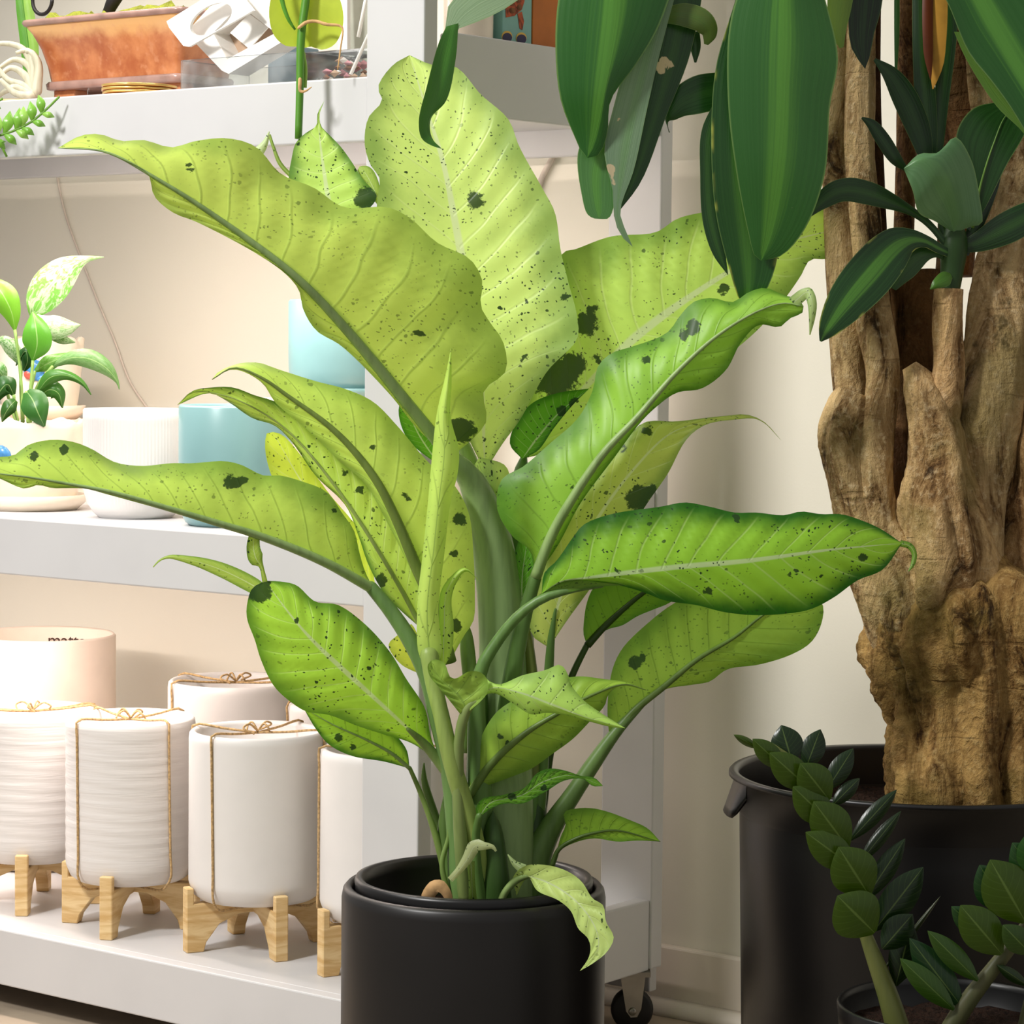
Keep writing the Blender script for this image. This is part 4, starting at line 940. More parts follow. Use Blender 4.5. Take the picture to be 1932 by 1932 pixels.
# narrow leaf peeking out at the left
ribbon(dc, [(510, 1125, 3, 10), (480, 1106, 3, 15), (420, 1076, 3.5, 14), (360, 1057, 4, 8), (310, 1052, 4, 2.5), (289, 1070, 4, 1)], (184, 212, 102), m_dieff, margin=.5)
# N: long leaf to the far left
N_ = D([(705, 1112, 6), (611, 1060, 9), (492, 1012, 12), (414, 988, 14), (321, 960, 16), (207, 928, 18), (129, 913, 19), (52, 900, 20), (0, 894, 20.5), (-50, 885, 21)],
  [(705, 1112), (688, 1076), (678, 1042), (668, 1001), (647, 970), (616, 928), (569, 908), (528, 897), (497, 897), (455, 877), (424, 870), (362, 874), (321, 874), (269, 879), (217, 872), (171, 846), (135, 833), (93, 830), (52, 840), (26, 859), (0, 862), (-30, 868), (-50, 885)],
  [(705, 1112), (611, 1067), (492, 1019), (414, 995), (321, 966), (207, 934), (160, 922), (124, 921), (98, 921), (72, 915), (47, 922), (21, 913), (0, 903), (-50, 885)],
  (192, 220, 116), under=True, veins=15, corr=.16, dl=-4, dr=0, margin=.6, rib=10, ribcol=GST, blots=[(436, 910, 15), (456, 906, 11), (64, 861, 10), (120, 848, 10), (595, 955, 7), (630, 962, 5)], n=64, m=10)
pet(N_, [(700, 1108, 6.2, 12), (735, 1150, 6, 14), (775, 1210, 6, 16), (808, 1275, 6, 19), (828, 1350, 6, 20), (850, 1450, 5, 20), (865, 1560, 4.5, 24), (872, 1710, 4, 26)], (116, 152, 84), 14)
# O and P: the pair above it
O_ = D([(797, 1188, 2), (756, 1110, 2.5), (673, 975, 4), (600, 875, 5), (540, 810, 5.5), (480, 770, 6), (420, 745, 6), (362, 741, 6), (335, 764, 6)],
  [(797, 1188), (756, 1152), (725, 1120), (694, 1063), (678, 1016), (652, 954), (595, 897), (549, 832), (518, 803), (476, 789), (430, 758), (395, 742), (335, 764)],
  [(797, 1188), (805, 1090), (770, 1000), (720, 920), (640, 850), (580, 795), (518, 757), (481, 746), (440, 731), (399, 731), (362, 738), (335, 764)],
  (186, 206, 116), veins=15, corr=.30, dl=-2, dr=1, margin=.85, blots=[(720, 1095, 12), (680, 925, 9), (650, 890, 8)], rib=5, ribcol=(172, 190, 110), n=54)
P_ = D([(848, 1250, 3), (822, 1150, 4), (787, 1073, 5), (750, 985, 6), (714, 913, 7), (668, 851, 7.5), (621, 804, 8), (543, 747, 8.5), (492, 712, 9), (440, 694, 9), (400, 716, 9)],
  [(848, 1250), (800, 1130), (768, 1060), (730, 985), (688, 912), (636, 866), (590, 820), (545, 782), (518, 758), (494, 722), (440, 697), (400, 716)],
  [(848, 1250), (875, 1200), (893, 1172), (896, 1120), (893, 1042), (885, 970), (859, 918), (807, 871), (750, 804), (704, 758), (652, 734), (595, 719), (523, 696), (487, 684), (445, 687), (409, 704), (400, 716)],
  (196, 216, 122), under=True, veins=13, corr=.14, dl=-1, dr=-4, margin=.4, rib=14, ribcol=(128, 150, 70), blots=[(704, 846, 8), (766, 938, 9), (856, 1045, 9), (860, 1180, 13), (868, 980, 14)], n=60, m=10)
Q_ = D([(710, 1115, 0), (640, 1010, .5), (570, 910, 1), (515, 815, 1.5)], [(710, 1115), (670, 1092), (560, 985), (512, 897), (500, 842), (505, 815), (515, 815)], [(710, 1115), (690, 1020), (620, 930), (570, 862), (532, 820), (515, 815)], YEL, margin=.2, veins=8, n=30)
D([(800, 1275, -1), (775, 1235, -1), (760, 1190, -1)], [(800, 1275), (755, 1252), (733, 1216), (748, 1200), (760, 1190)], [(800, 1275), (798, 1230), (788, 1198), (775, 1177), (760, 1190)], (214, 214, 110), margin=.3, n=18, corr=.05)
# rolled new leaf
R_ = D([(812, 1262, 7), (806, 1150, 7.3), (818, 1040, 7.6), (828, 945, 8), (838, 860, 8.4), (838, 780, 8.6), (846, 715, 8.8), (851, 655, 9)],
  [(812, 1262), (792, 1240), (787, 1150), (798, 1040), (808, 940), (816, 850), (824, 780), (840, 710), (851, 655)], [(812, 1262), (832, 1240), (827, 1150), (839, 1040), (850, 950), (864, 890), (866, 850), (850, 785), (852, 720), (851, 655)],
  (198, 214, 130), under=True, arch=1.0, corr=0, margin=.1, veins=5, n=44)
pet(R_, [(810, 1235, 7, 18), (818, 1290, 7.4, 16), (832, 1350, 8, 15), (850, 1430, 8, 17), (874, 1510, 7, 18), (898, 1590, 6, 17), (912, 1700, 4, 18)], (162, 186, 96), 14)
T_ = D([(836, 1262, 6), (838, 1180, 6.4), (842, 1120, 6.6), (858, 1090, 6.8), (880, 1074, 7), (906, 1098, 7)], [(836, 1262), (822, 1230), (827, 1180), (831, 1118), (850, 1088), (876, 1071), (906, 1098)], [(836, 1262), (852, 1230), (856, 1180), (852, 1130), (862, 1098), (879, 1078), (906, 1098)], (182, 204, 110), margin=.3, arch=.5, n=32, corr=0)
# H: small pointed leaf at the top
H_l = D([(650, 430, -7), (622, 385, -7), (612, 328, -7.5), (603, 255, -8), (601, 222, -8), (612, 190, -8)], [(650, 430), (560, 400), (545, 340), (550, 300), (558, 270), (578, 250), (597, 238), (599, 215), (612, 190)], [(650, 430), (690, 400), (711, 370), (685, 339), (662, 303), (643, 277), (618, 251), (606, 238), (603, 215), (612, 190)],
  (182, 206, 128), veins=8, margin=.8, blots=[(690, 375, 22)], n=36)
pet(H_l, [(650, 430, -7, 7), (700, 520, -7, 9), (800, 700, -6, 12), (900, 900, -5, 14), (950, 1100, -4, 16)], GST)
ribbon(dc, [(720, 392, -8, 3), (702, 350, -8, 14), (688, 325, -8, 14), (676, 318, -8, 4)], (176, 204, 104), m_dieff, margin=.4, n=16)
ribbon(dc, [(552, 335, -8, 4), (528, 308, -8, 4), (516, 278, -8, 3), (508, 254, -8, 3)], (150, 180, 80), m_dieff, margin=.3, n=16)
ribbon(dc, [(470, 300, 6, 6), (488, 286, 6, 10), (500, 270, 6, 6), (508, 248, 6, 1)], (206, 226, 170), m_dieff, margin=.1, n=14)
# sliver of a deeper leaf beside A's stalk
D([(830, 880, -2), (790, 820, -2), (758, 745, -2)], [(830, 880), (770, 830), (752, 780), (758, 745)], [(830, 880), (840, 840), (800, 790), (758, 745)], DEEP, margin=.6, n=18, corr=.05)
# small lower leaves
V_ = D([(904, 1542, 8), (925, 1515, 8.4), (985, 1500, 9), (1025, 1475, 9), (1080, 1463, 9), (1138, 1483, 9)], [(904, 1542), (897, 1530), (909, 1508), (953, 1499), (990, 1486), (1013, 1459), (1037, 1450), (1067, 1454), (1097, 1464), (1121, 1467), (1138, 1483)], [(904, 1542), (929, 1524), (953, 1516), (986, 1516), (1013, 1503), (1037, 1489), (1064, 1473), (1101, 1470), (1118, 1483), (1138, 1483)],
  (104, 152, 50), margin=.7, blots=[(966, 1503, 8), (1026, 1487, 7)], n=34)
pet(V_, [(904, 1540, 8, 7), (898, 1575, 7, 8), (900, 1640, 6, 10), (910, 1710, 5, 12)], DST)
W_ = D([(1040, 1636, 2), (1054, 1603, 2), (1087, 1582, 2.4), (1128, 1570, 2.6), (1165, 1567, 2.6), (1246, 1588, 3)], [(1040, 1636), (1052, 1600), (1058, 1578), (1067, 1557), (1064, 1533), (1091, 1525), (1118, 1525), (1145, 1531), (1188, 1547), (1222, 1563), (1246, 1588)], [(1040, 1636), (1056, 1606), (1084, 1590), (1121, 1582), (1165, 1588), (1205, 1586), (1246, 1588)],
  (126, 158, 58), under=True, margin=.5, rib=5, ribcol=(84, 110, 44), n=34)
pet(W_, [(1050, 1612, 2, 4), (1040, 1640, 2, 5), (1020, 1700, 1, 8)], DST)
X_l = D([(975, 1690, 6), (985, 1655, 8), (1020, 1660, 10), (1060, 1680, 12), (1098, 1712, 13.5), (1125, 1755, 14.5), (1128, 1790, 15), (1094, 1832, 15)], [(975, 1690), (968, 1655), (990, 1634), (1030, 1632), (1071, 1644), (1098, 1664), (1118, 1695), (1138, 1708), (1143, 1738), (1158, 1769), (1145, 1796), (1121, 1816), (1094, 1832)], [(975, 1690), (985, 1668), (997, 1655), (1013, 1680), (1054, 1699), (1077, 1719), (1091, 1752), (1108, 1769), (1114, 1785), (1111, 1806), (1094, 1832)],
  (200, 216, 150), margin=.15, veins=9, n=44, dl=.5, dr=-.5)
pet(X_l, [(1000, 1650, 8.6, 6), (975, 1660, 7.5, 7), (952, 1685, 7, 7), (940, 1720, 6.5, 8)], (150, 176, 104))
ribbon(dc, [(988, 1640, 8.5, 10), (972, 1630, 8.2, 6), (958, 1612, 8, 1)], (186, 208, 140), m_dieff, margin=.1, n=12)
ribbon(dc, [(849, 1660, 9, 6), (866, 1642, 9, 7), (882, 1620, 9, 10), (897, 1595, 9, 12), (912, 1596, 9.4, 8), (930, 1598, 9.6, 4), (936, 1606, 9.6, 2)], (206, 216, 156), m_dieff, margin=.1, n=24)
ribbon(dc, [(888, 1625, 8.6, 8), (890, 1655, 8.2, 6), (892, 1700, 7, 8)], (140, 168, 78), m_dieff, margin=.2, n=12)
# extra sheaths and stems at the base
for pts, col in (([(800, 1440, 1, 1.2), (800, 1470, 1, 6), (820, 1540, 1, 9), (845, 1620, 1, 12), (860, 1720, 1, 16)], (104, 130, 64)),
                 ([(846, 1470, 2.5, 1.2), (846, 1500, 2.5, 9), (838, 1570, 2.5, 13), (850, 1640, 2.5, 17), (866, 1725, 2.5, 22)], (96, 126, 58)),
                 ([(846, 1550, 5, 1.2), (846, 1580, 5, 4), (834, 1630, 5, 5), (846, 1690, 5, 6), (852, 1725, 5, 6)], (126, 154, 78)),
                 ([(930, 1530, 5, 1.2), (930, 1560, 5, 16), (935, 1640, 5, 24), (935, 1725, 4, 34)], (62, 92, 40)),
                 ([(1000, 1450, -3, 1.2), (1000, 1480, -3, 22), (1008, 1560, -2, 26), (1000, 1720, -2, 34)], (58, 86, 36)),
                 ([(905, 1270, 1, 1.2), (905, 1300, 1, 14), (900, 1450, 1, 20), (905, 1720, 1, 30)], (70, 100, 42)),
                 ([(990, 1150, -2, 1.2), (990, 1180, -2, 10), (1000, 1250, -2, 12), (1005, 1360, -2, 16), (1000, 1500, -2, 20)], (120, 132, 60)),
                 ([(880, 1170, 1, 1.2), (880, 1200, 1, 12), (888, 1300, 2, 14), (890, 1420, 2, 17)], (126, 160, 74))):
    pxtube('stem', pts, m_stem, dc, n=14, seg=20, color=col)
ribbon(dc, [(800, 1716, 7, 4), (807, 1690, 7.4, 12), (826, 1670, 7.8, 12), (842, 1684, 7.8, 9), (851, 1716, 7.4, 6)], (206, 170, 120), m_dry, n=16, name='dry_sheath')

# ---------------------------------------------------------------- the corn plant in the big black tub
TD = 2.76; TCc = (2.70-TD)*100
BC = CAM+ray(1742, 1463)*TD; BZ = BC[2]; BR = 366*TD/F
tb = empty('potted_corn_plant', (BC[0], BC[1], 0), 'tall thick-trunked corn plant in a big black nursery tub', 'potted plant')
bl_ = lambda prof, n=96: lathe(prof, (BC[0], BC[1], 0), n)
tub = mk('tub', *bl_([(.02, 0), (BR*.86, 0), (BR*.87, .006), (BR*.885, .10), (BR*.915, BZ-.05), (BR*.955, BZ-.034), (BR*.965, BZ-.004), (BR*1.0, BZ-.002), (BR*1.0, BZ+.001), (BR*.99, BZ+.003), (BR*.955, BZ+.002), (BR*.945, BZ-.002), (BR*.94, BZ-.06), (BR*.90, .04), (.02, .03)]), m_blackp, tb, label='big black plastic nursery tub')
# grip tab under the rim, on the left
def grip(ang):
    V, Fc = [], []; na, nz = 15, 6
    for i in range(na):
        a = ang+(i/(na-1)-.5)*.44; k_ = 1-abs(i/(na-1)-.5)*2
        for j in range(nz):
            t = j/(nz-1); out = BR*(.965+.062*t*min(1, k_*2.2)); V.append((BC[0]+out*math.cos(a), BC[1]+out*math.sin(a), BZ-.003-.036*t*min(1, .4+k_*1.6)))
    b0 = len(V)
    for v in list(V): V.append((BC[0]+(v[0]-BC[0])*.985, BC[1]+(v[1]-BC[1])*.985, v[2]-.001))
    for i in range(na-1):
        for j in range(nz-1):
            q = (i*nz+j, (i+1)*nz+j, (i+1)*nz+j+1, i*nz+j+1); Fc += [q, tuple(b0+x for x in q[::-1])]
        Fc.append((i*nz+nz-1, (i+1)*nz+nz-1, b0+(i+1)*nz+nz-1, b0+i*nz+nz-1))
    mk('grip', V, Fc, m_blackp, tub)
grip(VA(-88)); grip(VA(92))
soil('soil', BC, BR*.935, BZ-.045, .010, tb, 9)

def bark(name, pts, sides=44, seg=60, amp=.10, ridge=.10, seed=0, tint=(255, 255, 255)):
    q = spl(pts, seg); P = [CAM+ray(a[0], a[1])*(2.70-a[2]/100) for a in q]; Rr = [a[3]*(2.70-a[2]/100)/F for a in q]
    def fn(p, a, i):
        v = Vector((p[0], p[1], p[2]*.45))
        k = 1+amp*1.6*noise.noise(v*24+Vector((seed, 0, 0)))+amp*.8*noise.noise(v*60+Vector((0, seed, 0)))+amp*.35*noise.noise(Vector(p)*170)
        k += ridge*(abs(noise.noise(Vector((math.cos(a)*2.2, math.sin(a)*2.2, i/seg*2.0+seed))))*2-.5)
        return k
    return mk(name, *tube(P, Rr, sides, fn), m_bark, tb, color=tint)
b0 = TCc
bark('trunk', [(1850, 1620, b0, 156), (1848, 1530, b0, 158), (1840, 1400, b0, 160), (1828, 1280, b0, 168), (1812, 1160, b0, 172), (1796, 1090, b0, 140), (1786, 1040, b0, 96)], 90, 110, .10, .22, 1, (222, 210, 178))
bark('trunk_branch', [(1740, 1240, b0+1.5, 70), (1690, 1110, b0+1.5, 72), (1640, 990, b0+1, 62), (1608, 900, b0+1, 50), (1592, 820, b0+1, 48), (1598, 770, b0+1, 40), (1608, 740, b0+1, 30)], 60, 70, .10, .18, 2)
bark('trunk_branch', [(1660, 1010, b0+2.2, 40), (1650, 900, b0+2.2, 38), (1658, 800, b0+2.2, 33), (1665, 700, b0+2, 32), (1650, 610, b0+1.5, 34), (1645, 540, b0+1, 30), (1630, 400, b0+.5, 30), (1622, 260, b0, 30), (1625, 100, b0, 28), (1630, -60, b0, 28), (1630, -440, b0, 28)], 48, 80, .07, .10, 3)
bark('trunk_branch', [(1625, 860, b0-2, 36), (1605, 740, b0-2, 34), (1600, 600, b0-2, 36), (1588, 450, b0-2, 32), (1582, 300, b0-2, 30), (1590, 150, b0-2, 30), (1600, -60, b0-2, 30), (1600, -440, b0-2, 30)], 40, 80, .06, .08, 4)
bark('trunk_branch', [(1826, 1300, b0-2, 80), (1812, 1200, b0+.8, 96), (1796, 1090, b0+3.2, 98), (1776, 960, b0+4, 84), (1772, 860, b0+4, 62), (1758, 790, b0+4, 50), (1738, 735, b0+4, 40), (1722, 700, b0+4, 22), (1716, 690, b0+4, 16)], 56, 60, .10, .16, 5, (255, 250, 244))
bark('trunk_branch', [(1770, 800, b0+4.5, 40), (1784, 740, b0+4.5, 34), (1790, 690, b0+4.5, 29), (1788, 620, b0+4.5, 28), (1790, 546, b0+4.5, 28)], 36, 40, .07, .06, 6, (255, 246, 240))
bark('trunk_branch', [(1820, 1240, b0-1, 90), (1806, 1100, b0+1, 90), (1815, 960, b0+1, 84), (1845, 850, b0+1, 74), (1870, 760, b0+1, 68), (1890, 640, b0+.5, 64), (1905, 520, b0, 62), (1915, 430, b0-.5, 58), (1900, 300, b0-1.5, 52), (1870, 160, b0-2, 44), (1850, -60, b0-2, 42), (1850, -440, b0-2, 42)], 52, 80, .08, .10, 7)
bark('trunk_branch', [(1930, 1180, b0+.5, 92), (1940, 1000, b0, 84), (1950, 850, b0-.5, 80), (1970, 650, b0-1, 80), (1985, 400, b0-1, 70)], 44, 60, .10, .2, 8, (214, 200, 186))
bark('trunk_branch', [(1735, 960, b0-5, 70), (1730, 800, b0-5, 66), (1722, 640, b0-5, 60), (1718, 512, b0-5, 56)], 40, 40, .08, .14, 9, (150, 128, 108))
bark('cane', [(1700, 600, b0-7, 20), (1705, 440, b0-7, 20), (1712, 200, b0-7, 20), (1712, -60, b0-7, 20), (1712, -440, b0-7, 20)], 24, 40, .05, .05, 10, (190, 170, 150))
bark('cane', [(1668, 640, b0-3.5, 17), (1655, 420, b0-3.5, 18), (1645, 200, b0-3.5, 18), (1645, -60, b0-3.5, 18), (1645, -440, b0-3.5, 18)], 24, 40, .05, .05, 11, (120, 96, 80))
bark('cane', [(1800, 520, b0-6, 36), (1812, 300, b0-6, 36), (1808, 150, b0-6, 32), (1800, -60, b0-6, 30), (1800, -440, b0-6, 30)], 28, 40, .05, .06, 12, (170, 146, 128))
# cut faces
for x, y, c, r in ((1790, 546, b0+4.5, 26), (1718, 512, b0-5, 54)):
    p = W(x, y, c); rr = r*.00053
    mk('cut_end', *lathe([(.0005, .0015), (rr*.8, .001), (rr*.96, -.002)], p, 24), m_brown, tb)

GRN, DGR, SIL = (48, 102, 40), (24, 60, 20), (112, 146, 112)
def K(mid, L, R, col, stripe=.9, **k):
    k.setdefault('n', 44)
    return leaf(tb, mid, L, R, col, m_strap, props={'stripe': stripe}, **k)
def kr(pts, col, stripe=.6, **k): return ribbon(tb, pts, col, m_strap, props={'stripe': stripe}, **k)
# hanging front leaves
K([(1600, -430, -2), (1540, -400, 3), (1490, -260, 7), (1480, -90, 8), (1478, 100, 9), (1470, 280, 8), (1450, 430, 6), (1436, 492, 5)], [(1590, -430), (1500, -420), (1440, -260), (1430, -90), (1392, -10), (1375, 60), (1374, 200), (1390, 330), (1412, 440), (1425, 485), (1436, 492)], [(1610, -430), (1580, -380), (1540, -260), (1530, -90), (1560, 10), (1581, 110), (1566, 200), (1556, 330), (1520, 430), (1475, 482), (1436, 492)], GRN, 1.0, dl=-.8, dr=-1.2, n=56, blots=[(1468, 10, 2.5), (1519, 30, 3), (1520, 60, 2.5), (1497, 391, 4), (1510, 388, 4), (1532, 288, 3)])
K([(1580, -400, -2), (1500, -360, 3), (1430, -220, 6), (1420, -60, 6), (1395, 130, 6.5), (1392, 300, 6), (1408, 460, 4.5), (1410, 560, 3.5), (1402, 578, 3.3)], [(1570, -400), (1460, -380), (1390, -220), (1400, -60), (1350, 130), (1342, 270), (1350, 400), (1378, 515), (1392, 560), (1402, 578)], [(1590, -400), (1540, -340), (1470, -220), (1440, -60), (1450, 130), (1450, 300), (1470, 440), (1468, 480), (1450, 540), (1425, 572), (1402, 578)], (30, 76, 26), .5, n=50, blots=[(1402, 462, 4), (1382, 468, 4)])['fleck'] = 1.0
K([(1360, 180, 4.5), (1336, 260, 5), (1338, 400, 4.5), (1358, 480, 4), (1374, 520, 3.6)], [(1355, 180), (1324, 245), (1321, 330), (1326, 420), (1345, 480), (1374, 520)], [(1375, 180), (1362, 260), (1360, 400), (1368, 470), (1374, 520)], DGR, .2)
K([(1590, -460, -2), (1420, -480, 3), (1240, -340, 7), (1170, -90, 8), (1160, 40, 8.6), (1140, 170, 8), (1120, 260, 6.5), (1108, 298, 6)], [(1590, -450), (1400, -530), (1160, -360), (1075, -90), (1053, 0), (1048, 100), (1058, 190), (1084, 258), (1098, 288), (1108, 298)], [(1590, -470), (1440, -430), (1330, -300), (1290, -90), (1262, 0), (1238, 60), (1200, 122), (1152, 190), (1146, 250), (1130, 292), (1108, 298)], (40, 96, 32), .9, dl=-1, dr=-1.5, n=50, m=9)
K([(1590, -420, -2), (1460, -420, 2), (1330, -260, 5), (1270, -60, 5.5), (1225, 100, 6), (1190, 240, 6), (1166, 380, 5.5), (1165, 410, 5.4), (1178, 445, 5.2), (1194, 466, 5)], [(1590, -415), (1440, -450), (1300, -270), (1240, -60), (1190, 90), (1158, 200), (1140, 285), (1156, 360), (1158, 405), (1170, 442), (1194, 466)], [(1590, -425), (1480, -390), (1360, -250), (1290, -60), (1250, 80), (1222, 200), (1196, 320), (1170, 400), (1182, 438), (1194, 466)], (122, 150, 118), .3, n=50, blots=[(1205, 130, 9), (1146, 260, 8), (1152, 310, 9), (1162, 350, 9), (1158, 330, 9), (1170, 220, 6)])
K([(1150, 240, 5), (1125, 330, 5), (1130, 412, 5)], [(1110, 240), (1090, 290), (1098, 370), (1108, 404), (1120, 412), (1130, 413)], [(1165, 240), (1160, 330), (1158, 390), (1148, 412), (1130, 413)], (78, 126, 66), .7, n=26)
K([(1600, -420, -3), (1480, -400, 0), (1360, -240, 3), (1300, -60, 3.5), (1275, 80, 4), (1235, 220, 4.5), (1195, 340, 5), (1164, 404, 5)], [(1600, -415), (1460, -430), (1330, -240), (1265, -60), (1250, 40), (1222, 190), (1188, 325), (1164, 404)], [(1600, -425), (1500, -370), (1390, -240), (1335, -60), (1320, 20), (1300, 110), (1256, 222), (1210, 342), (1164, 404)], DGR, .15, n=44, blots=[(1250, 122, 15), (1262, 124, 10)])
kr([(1255, 30, 4.5, 14), (1290, 28, 5, 22), (1325, 40, 5, 22), (1338, 62, 4.6, 16), (1332, 84, 4.2, 4)], (88, 110, 44), .1)
kr([(1360, 170, 3, 34), (1320, 178, 3.5, 36), (1285, 195, 3.5, 28), (1262, 222, 3.2, 10), (1258, 230, 3, 2), (1263, 250, 3, 1)], (22, 66, 16), .1)
kr([(1308, 60, 3, 12), (1312, 90, 3, 10), (1312, 118, 3, 2)], DGR, .1)
# twisted silver-backed leaf over the tall centre leaf
K([(1600, -440, -2), (1400, -420, 2), (1150, -180, 6), (1010, -60, 8), (950, -20, 9), (890, 12, 9.5), (855, 50, 9.5), (846, 80, 9.5)], [(1600, -430), (1390, -470), (1120, -230), (960, -80), (890, -30), (850, 0), (842, 40), (836, 82)], [(1600, -450), (1410, -380), (1170, -140), (1030, -40), (960, 12), (905, 40), (868, 52), (850, 82)], (150, 176, 140), .0, under=True, n=30)
K([(856, 46, 9.6), (838, 130, 10), (812, 215, 10), (806, 250, 10), (834, 281, 9.8)], [(842, 50), (828, 80), (806, 160), (790, 230), (796, 262), (815, 275), (834, 281)], [(865, 44), (860, 110), (842, 190), (814, 222), (812, 250), (820, 268), (834, 281)], (62, 118, 34), .2, dl=.8, dr=-.4, n=36)
# upper right
K([(1640, -420, -2), (1720, -300, 3), (1800, -90, 6), (1850, 0, 7), (1910, 110, 8), (1990, 230, 9)], [(1630, -420), (1670, -290), (1730, -90), (1785, 0), (1828, 100), (1868, 150), (1905, 200), (1960, 290), (1990, 330)], [(1650, -420), (1780, -310), (1880, -90), (1950, 0), (2010, 90), (2040, 200)], (36, 90, 28), .9, n=40, dl=1.2)
K([(1810, 60, 5.4), (1870, 170, 6), (1925, 240, 6.5), (1960, 300, 7)], [(1800, 60), (1822, 110), (1880, 200), (1930, 250), (1960, 300)], [(1815, 60), (1850, 120), (1905, 190), (1945, 250), (1960, 300)], (104, 140, 60), .1, n=26, under=True)
kr([(1764, -430, 1, 22), (1764, -80, 1, 22), (1766, 20, 1.4, 22), (1764, 90, 1.4, 20), (1766, 130, 1.2, 12), (1760, 168, 1, 1)], (198, 146, 52), 0, name='yellowed_leaf').data.materials[0] = plain('yellowed_leaf', (214, 158, 66), .5, .3, var=.22, scale=26)
kr([(1752, -430, 1.2, 10), (1752, -80, 1.2, 10), (1750, 40, 1.8, 10), (1752, 110, 1.8, 8), (1756, 150, 1.6, 1)], (84, 40, 14), 0, name='yellowed_leaf').data.materials[0] = plain('browned_leaf', (96, 44, 14), .5, .3, var=.2, scale=26)
kr([(1755, 330, -1, 12), (1748, 220, -.5, 20), (1740, 100, 0, 18), (1735, -60, 0, 14), (1720, -300, 1, 3)], DGR, .2)
kr([(1762, 330, -1.2, 12), (1775, 200, -1, 14), (1790, 60, -1, 16), (1795, -60, -1, 14), (1810, -260, -1, 3)], (28, 60, 24), .1)
kr([(1752, 320, -.6, 8), (1735, 250, -.4, 22), (1705, 180, .2, 24), (1680, 140, .6, 16), (1650, 112, .6, 3)], (20, 54, 18), .1)
kr([(1712, 322, 0, 3), (1690, 300, .3, 12), (1665, 262, .5, 14), (1645, 235, .5, 10), (1626, 222, .5, 2)], (20, 48, 18), .1)
kr([(1692, -430, .4, 5), (1692, -60, .4, 5), (1692, 60, .4, 5), (1690, 145, .4, 2)], (50, 104, 34), .1)
kr([(1590, -430, 2, 26), (1590, -60, 2, 26), (1585, 0, 2, 24), (1580, 60, 2, 16), (1588, 90, 2, 4)], (110, 138, 46), .1)
K([(1640, -400, 0), (1642, -240, 1), (1640, -80, 1.5), (1630, 20, 1.5), (1628, 90, 1.5), (1632, 130, 1.5)], [(1634, -400), (1606, -240), (1600, -80), (1600, 20), (1606, 90), (1632, 130)], [(1646, -400), (1676, -240), (1672, -80), (1662, 20), (1650, 60), (1640, 110), (1632, 130)], (16, 36, 12), .0, n=24)
# young shoot on the stump
sh = b0+4.5
pxtube('shoot', [(1790, 552, sh, 20), (1796, 510, sh, 22), (1800, 460, sh, 26), (1800, 425, sh, 18)], m_stem, tb, color=(48, 78, 34), n=14)
def S_(pts, col, stripe=.4, **k): return kr([(x, y, sh+c, w) for x, y, c, w in pts], col, stripe, **k)
K([(1800, 440, sh+1), (1790, 380, sh+3), (1770, 330, sh+5), (1740, 300, sh+5.5), (1705, 318, sh+5)], [(1800, 440), (1840, 425), (1852, 424), (1848, 370), (1832, 300), (1802, 258), (1770, 288), (1735, 290), (1705, 318)], [(1800, 440), (1765, 418), (1734, 402), (1722, 360), (1705, 318)], (104, 146, 100), .3, n=30, dl=-1, dr=-1)
K([(1835, 430, sh), (1850, 350, sh+1), (1875, 270, sh+1.6), (1900, 215, sh+1.6), (1940, 190, sh+1)], [(1835, 430), (1832, 360), (1812, 300), (1805, 250), (1835, 205), (1880, 193), (1940, 190)], [(1835, 430), (1860, 390), (1900, 310), (1935, 250), (1945, 215), (1940, 190)], (26, 66, 18), .0, n=30, rib=3, ribcol=(120, 160, 70))
S_([(1805, 470, 0, 8), (1850, 455, .5, 20), (1900, 430, 1, 30), (1960, 400, 1, 24), (2010, 390, 1, 2)], (22, 52, 20), .2)
S_([(1820, 480, 0, 8), (1850, 400, -.5, 16), (1875, 340, -.5, 12), (1890, 300, -.5, 2)], (16, 36, 14), .1)
S_([(1796, 480, .8, 7), (1770, 468, 1.6, 10), (1735, 452, 2.6, 14), (1695, 462, 3.6, 36), (1640, 520, 4.6, 46), (1590, 580, 5, 36), (1556, 630, 5, 14), (1548, 644, 5, 2)], (22, 62, 20), .9)['fleck'] = 1.0
S_([(1790, 490, .4, 5), (1765, 478, .8, 8), (1735, 482, 1.2, 20), (1705, 510, 1.4, 22), (1685, 545, 1.4, 6)], (40, 76, 22), .2)
S_([(1792, 470, .6, 6), (1750, 420, 1, 7), (1715, 396, 1.2, 9), (1680, 380, 1.4, 16), (1640, 365, 1.8, 22), (1590, 358, 2.2, 22), (1550, 380, 2.2, 16), (1525, 410, 2.2, 2)], (28, 62, 20), .2)
S_([(1795, 520, 1.2, 5), (1785, 525, 1.6, 14), (1768, 535, 2, 10), (1755, 546, 2, 1)], (80, 128, 30), .3)
S_([(1790, 500, .2, 6), (1785, 450, .2, 10), (1776, 410, .2, 8), (1768, 390, .2, 2)], (24, 56, 22), .2)

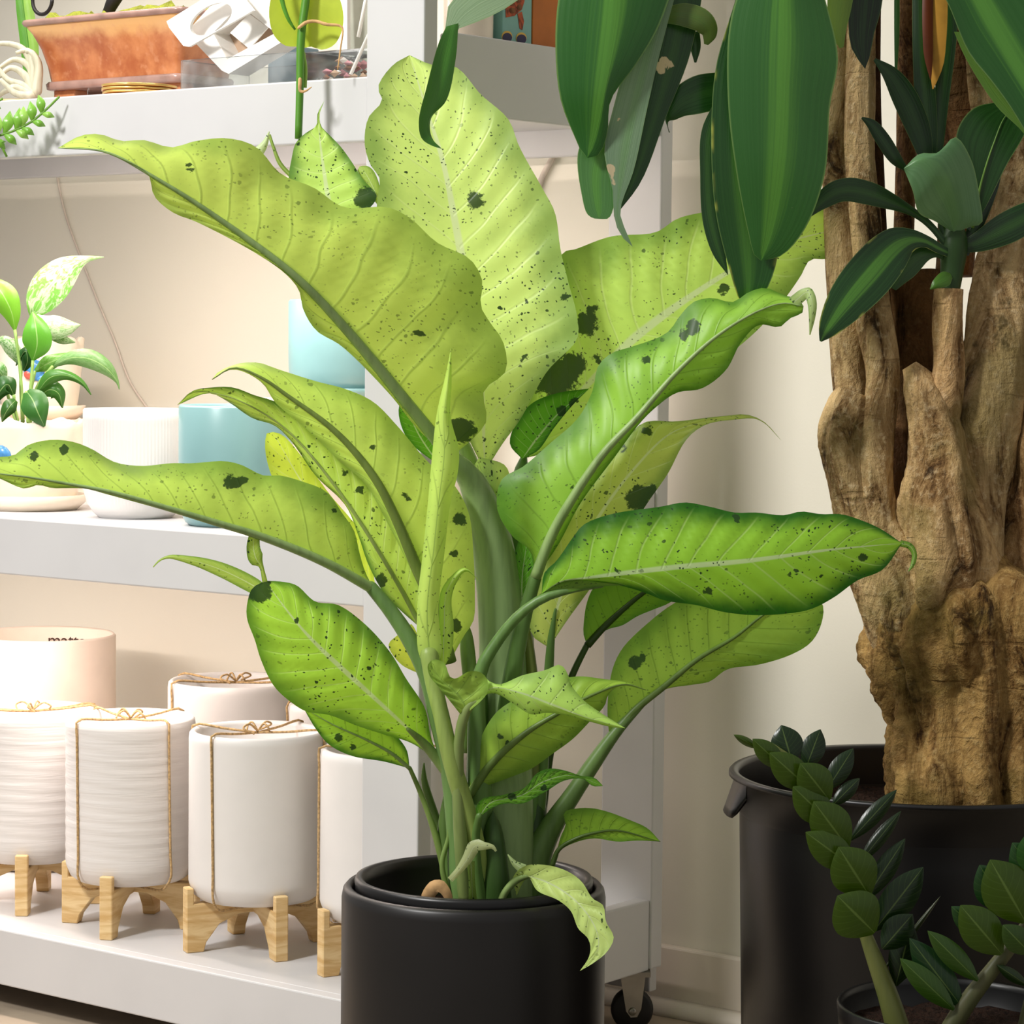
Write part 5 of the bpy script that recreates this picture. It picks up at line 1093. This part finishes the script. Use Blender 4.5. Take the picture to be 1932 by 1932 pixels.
# ---------------------------------------------------------------- the ZZ plant in front
ZD = 2.36; zc = (2.70-ZD)*100
ZC = CAM+ray(1795, 1893)*ZD; ZR = 215*ZD/F
zz = empty('potted_zz_plant', (ZC[0], ZC[1], 0), 'dark glossy zz plant in a small black nursery pot at the lower right', 'potted plant')
mk('pot', *lathe([(.02, 0), (ZR*.80, 0), (ZR*.81, .006), (ZR*.93, ZC[2]-.03), (ZR*.98, ZC[2]-.022), (ZR*1.0, ZC[2]-.002), (ZR*.99, ZC[2]), (ZR*.96, ZC[2]-.001), (ZR*.95, ZC[2]-.006), (ZR*.9, ZC[2]-.05), (.02, ZC[2]-.055)], (ZC[0], ZC[1], 0), 80), m_blackp, zz)
soil('soil', ZC, ZR*.93, ZC[2]-.022, .006, zz, 4)
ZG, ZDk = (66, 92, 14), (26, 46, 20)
def zstem(pts, col=(118, 124, 66)):
    return pxtube('stem', [(x, y, zc+c, r) for x, y, c, r in pts], m_stem, zz, n=14, seg=40, color=col)
def zl(stem, bx, by, tx, ty, w, c=0.0, col=ZG, dc_=0.0, bend=0.0):
    a_ = np.array([bx, by], float); b_ = np.array([tx, ty], float); d = b_-a_; nrm = np.array([d[1], -d[0]])/(np.linalg.norm(d)+1e-9)
    P = []
    for t, ww in ((0, .12), (.2, .68), (.45, 1.0), (.7, .86), (.88, .45), (1, .02)):
        p = a_+d*t+nrm*bend*math.sin(math.pi*t); P.append((p[0], p[1], zc+c+dc_*t, w*ww*1.14))
    ribbon(stem, P, col, m_gloss, n=18, m=4, arch=.35, name='leaflet')
s1 = zstem([(1700, 1960, 2, 24), (1676, 1880, 2, 20), (1645, 1795, 2, 15), (1625, 1740, 2, 11), (1600, 1660, 2, 8), (1575, 1580, 2, 7), (1540, 1500, 2, 6), (1490, 1430, 2, 5), (1455, 1405, 2, 4)])
for bx, by, tx, ty, w, c in ((1650, 1760, 1580, 1690, 44, 4.5), (1640, 1690, 1582, 1598, 40, 4), (1615, 1640, 1520, 1570, 28, 3.6), (1600, 1600, 1535, 1512, 34, 3.6), (1570, 1555, 1496, 1484, 28, 3.2), (1565, 1510, 1510, 1440, 30, 3.4), (1530, 1490, 1452, 1420, 26, 3), (1480, 1450, 1420, 1394, 18, 2.6), (1432, 1412, 1384, 1386, 7, 2.4)):
    zl(s1, bx, by, tx, ty, w, c, ZG, 1.0)
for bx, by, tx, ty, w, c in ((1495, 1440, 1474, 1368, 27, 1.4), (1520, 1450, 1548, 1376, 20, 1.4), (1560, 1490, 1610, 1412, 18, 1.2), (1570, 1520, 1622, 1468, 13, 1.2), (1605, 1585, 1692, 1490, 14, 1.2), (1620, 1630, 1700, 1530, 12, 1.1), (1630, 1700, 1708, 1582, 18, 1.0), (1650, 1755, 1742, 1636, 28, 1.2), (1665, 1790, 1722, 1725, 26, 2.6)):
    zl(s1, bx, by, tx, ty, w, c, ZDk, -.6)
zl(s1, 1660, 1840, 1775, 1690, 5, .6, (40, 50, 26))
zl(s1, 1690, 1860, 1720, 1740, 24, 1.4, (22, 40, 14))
s2 = zstem([(1780, 1965, 4, 20), (1822, 1895, 4.2, 18), (1868, 1835, 4.4, 15), (1915, 1775, 4.6, 13), (1970, 1700, 4.8, 11)], (96, 96, 62))
for bx, by, tx, ty, w, c, col in ((1890, 1800, 1812, 1708, 34, 6, ZG), (1862, 1770, 1795, 1710, 20, 4.6, (40, 78, 34)), (1935, 1740, 1868, 1622, 44, 6, ZG), (1900, 1720, 1848, 1632, 32, 4.6, (36, 74, 34)), (1985, 1690, 1910, 1590, 36, 5.6, (40, 80, 34)), (1975, 1660, 1950, 1560, 40, 6.4, (46, 96, 30)), (1845, 1850, 1750, 1756, 19, 5.4, (60, 92, 30)), (1815, 1900, 1716, 1770, 26, 4.4, (34, 66, 34)), (1800, 1905, 1698, 1808, 20, 5, (62, 96, 28)), (1945, 1800, 1892, 1745, 22, 7, (56, 84, 26)), (1940, 1860, 1880, 1820, 10, 5, (34, 56, 24))):
    zl(s2, bx, by, tx, ty, w, c, col, .6)
s3 = zstem([(1925, 1975, 3, 14), (1945, 1880, 3, 11), (1975, 1780, 3, 9)], (96, 96, 62))
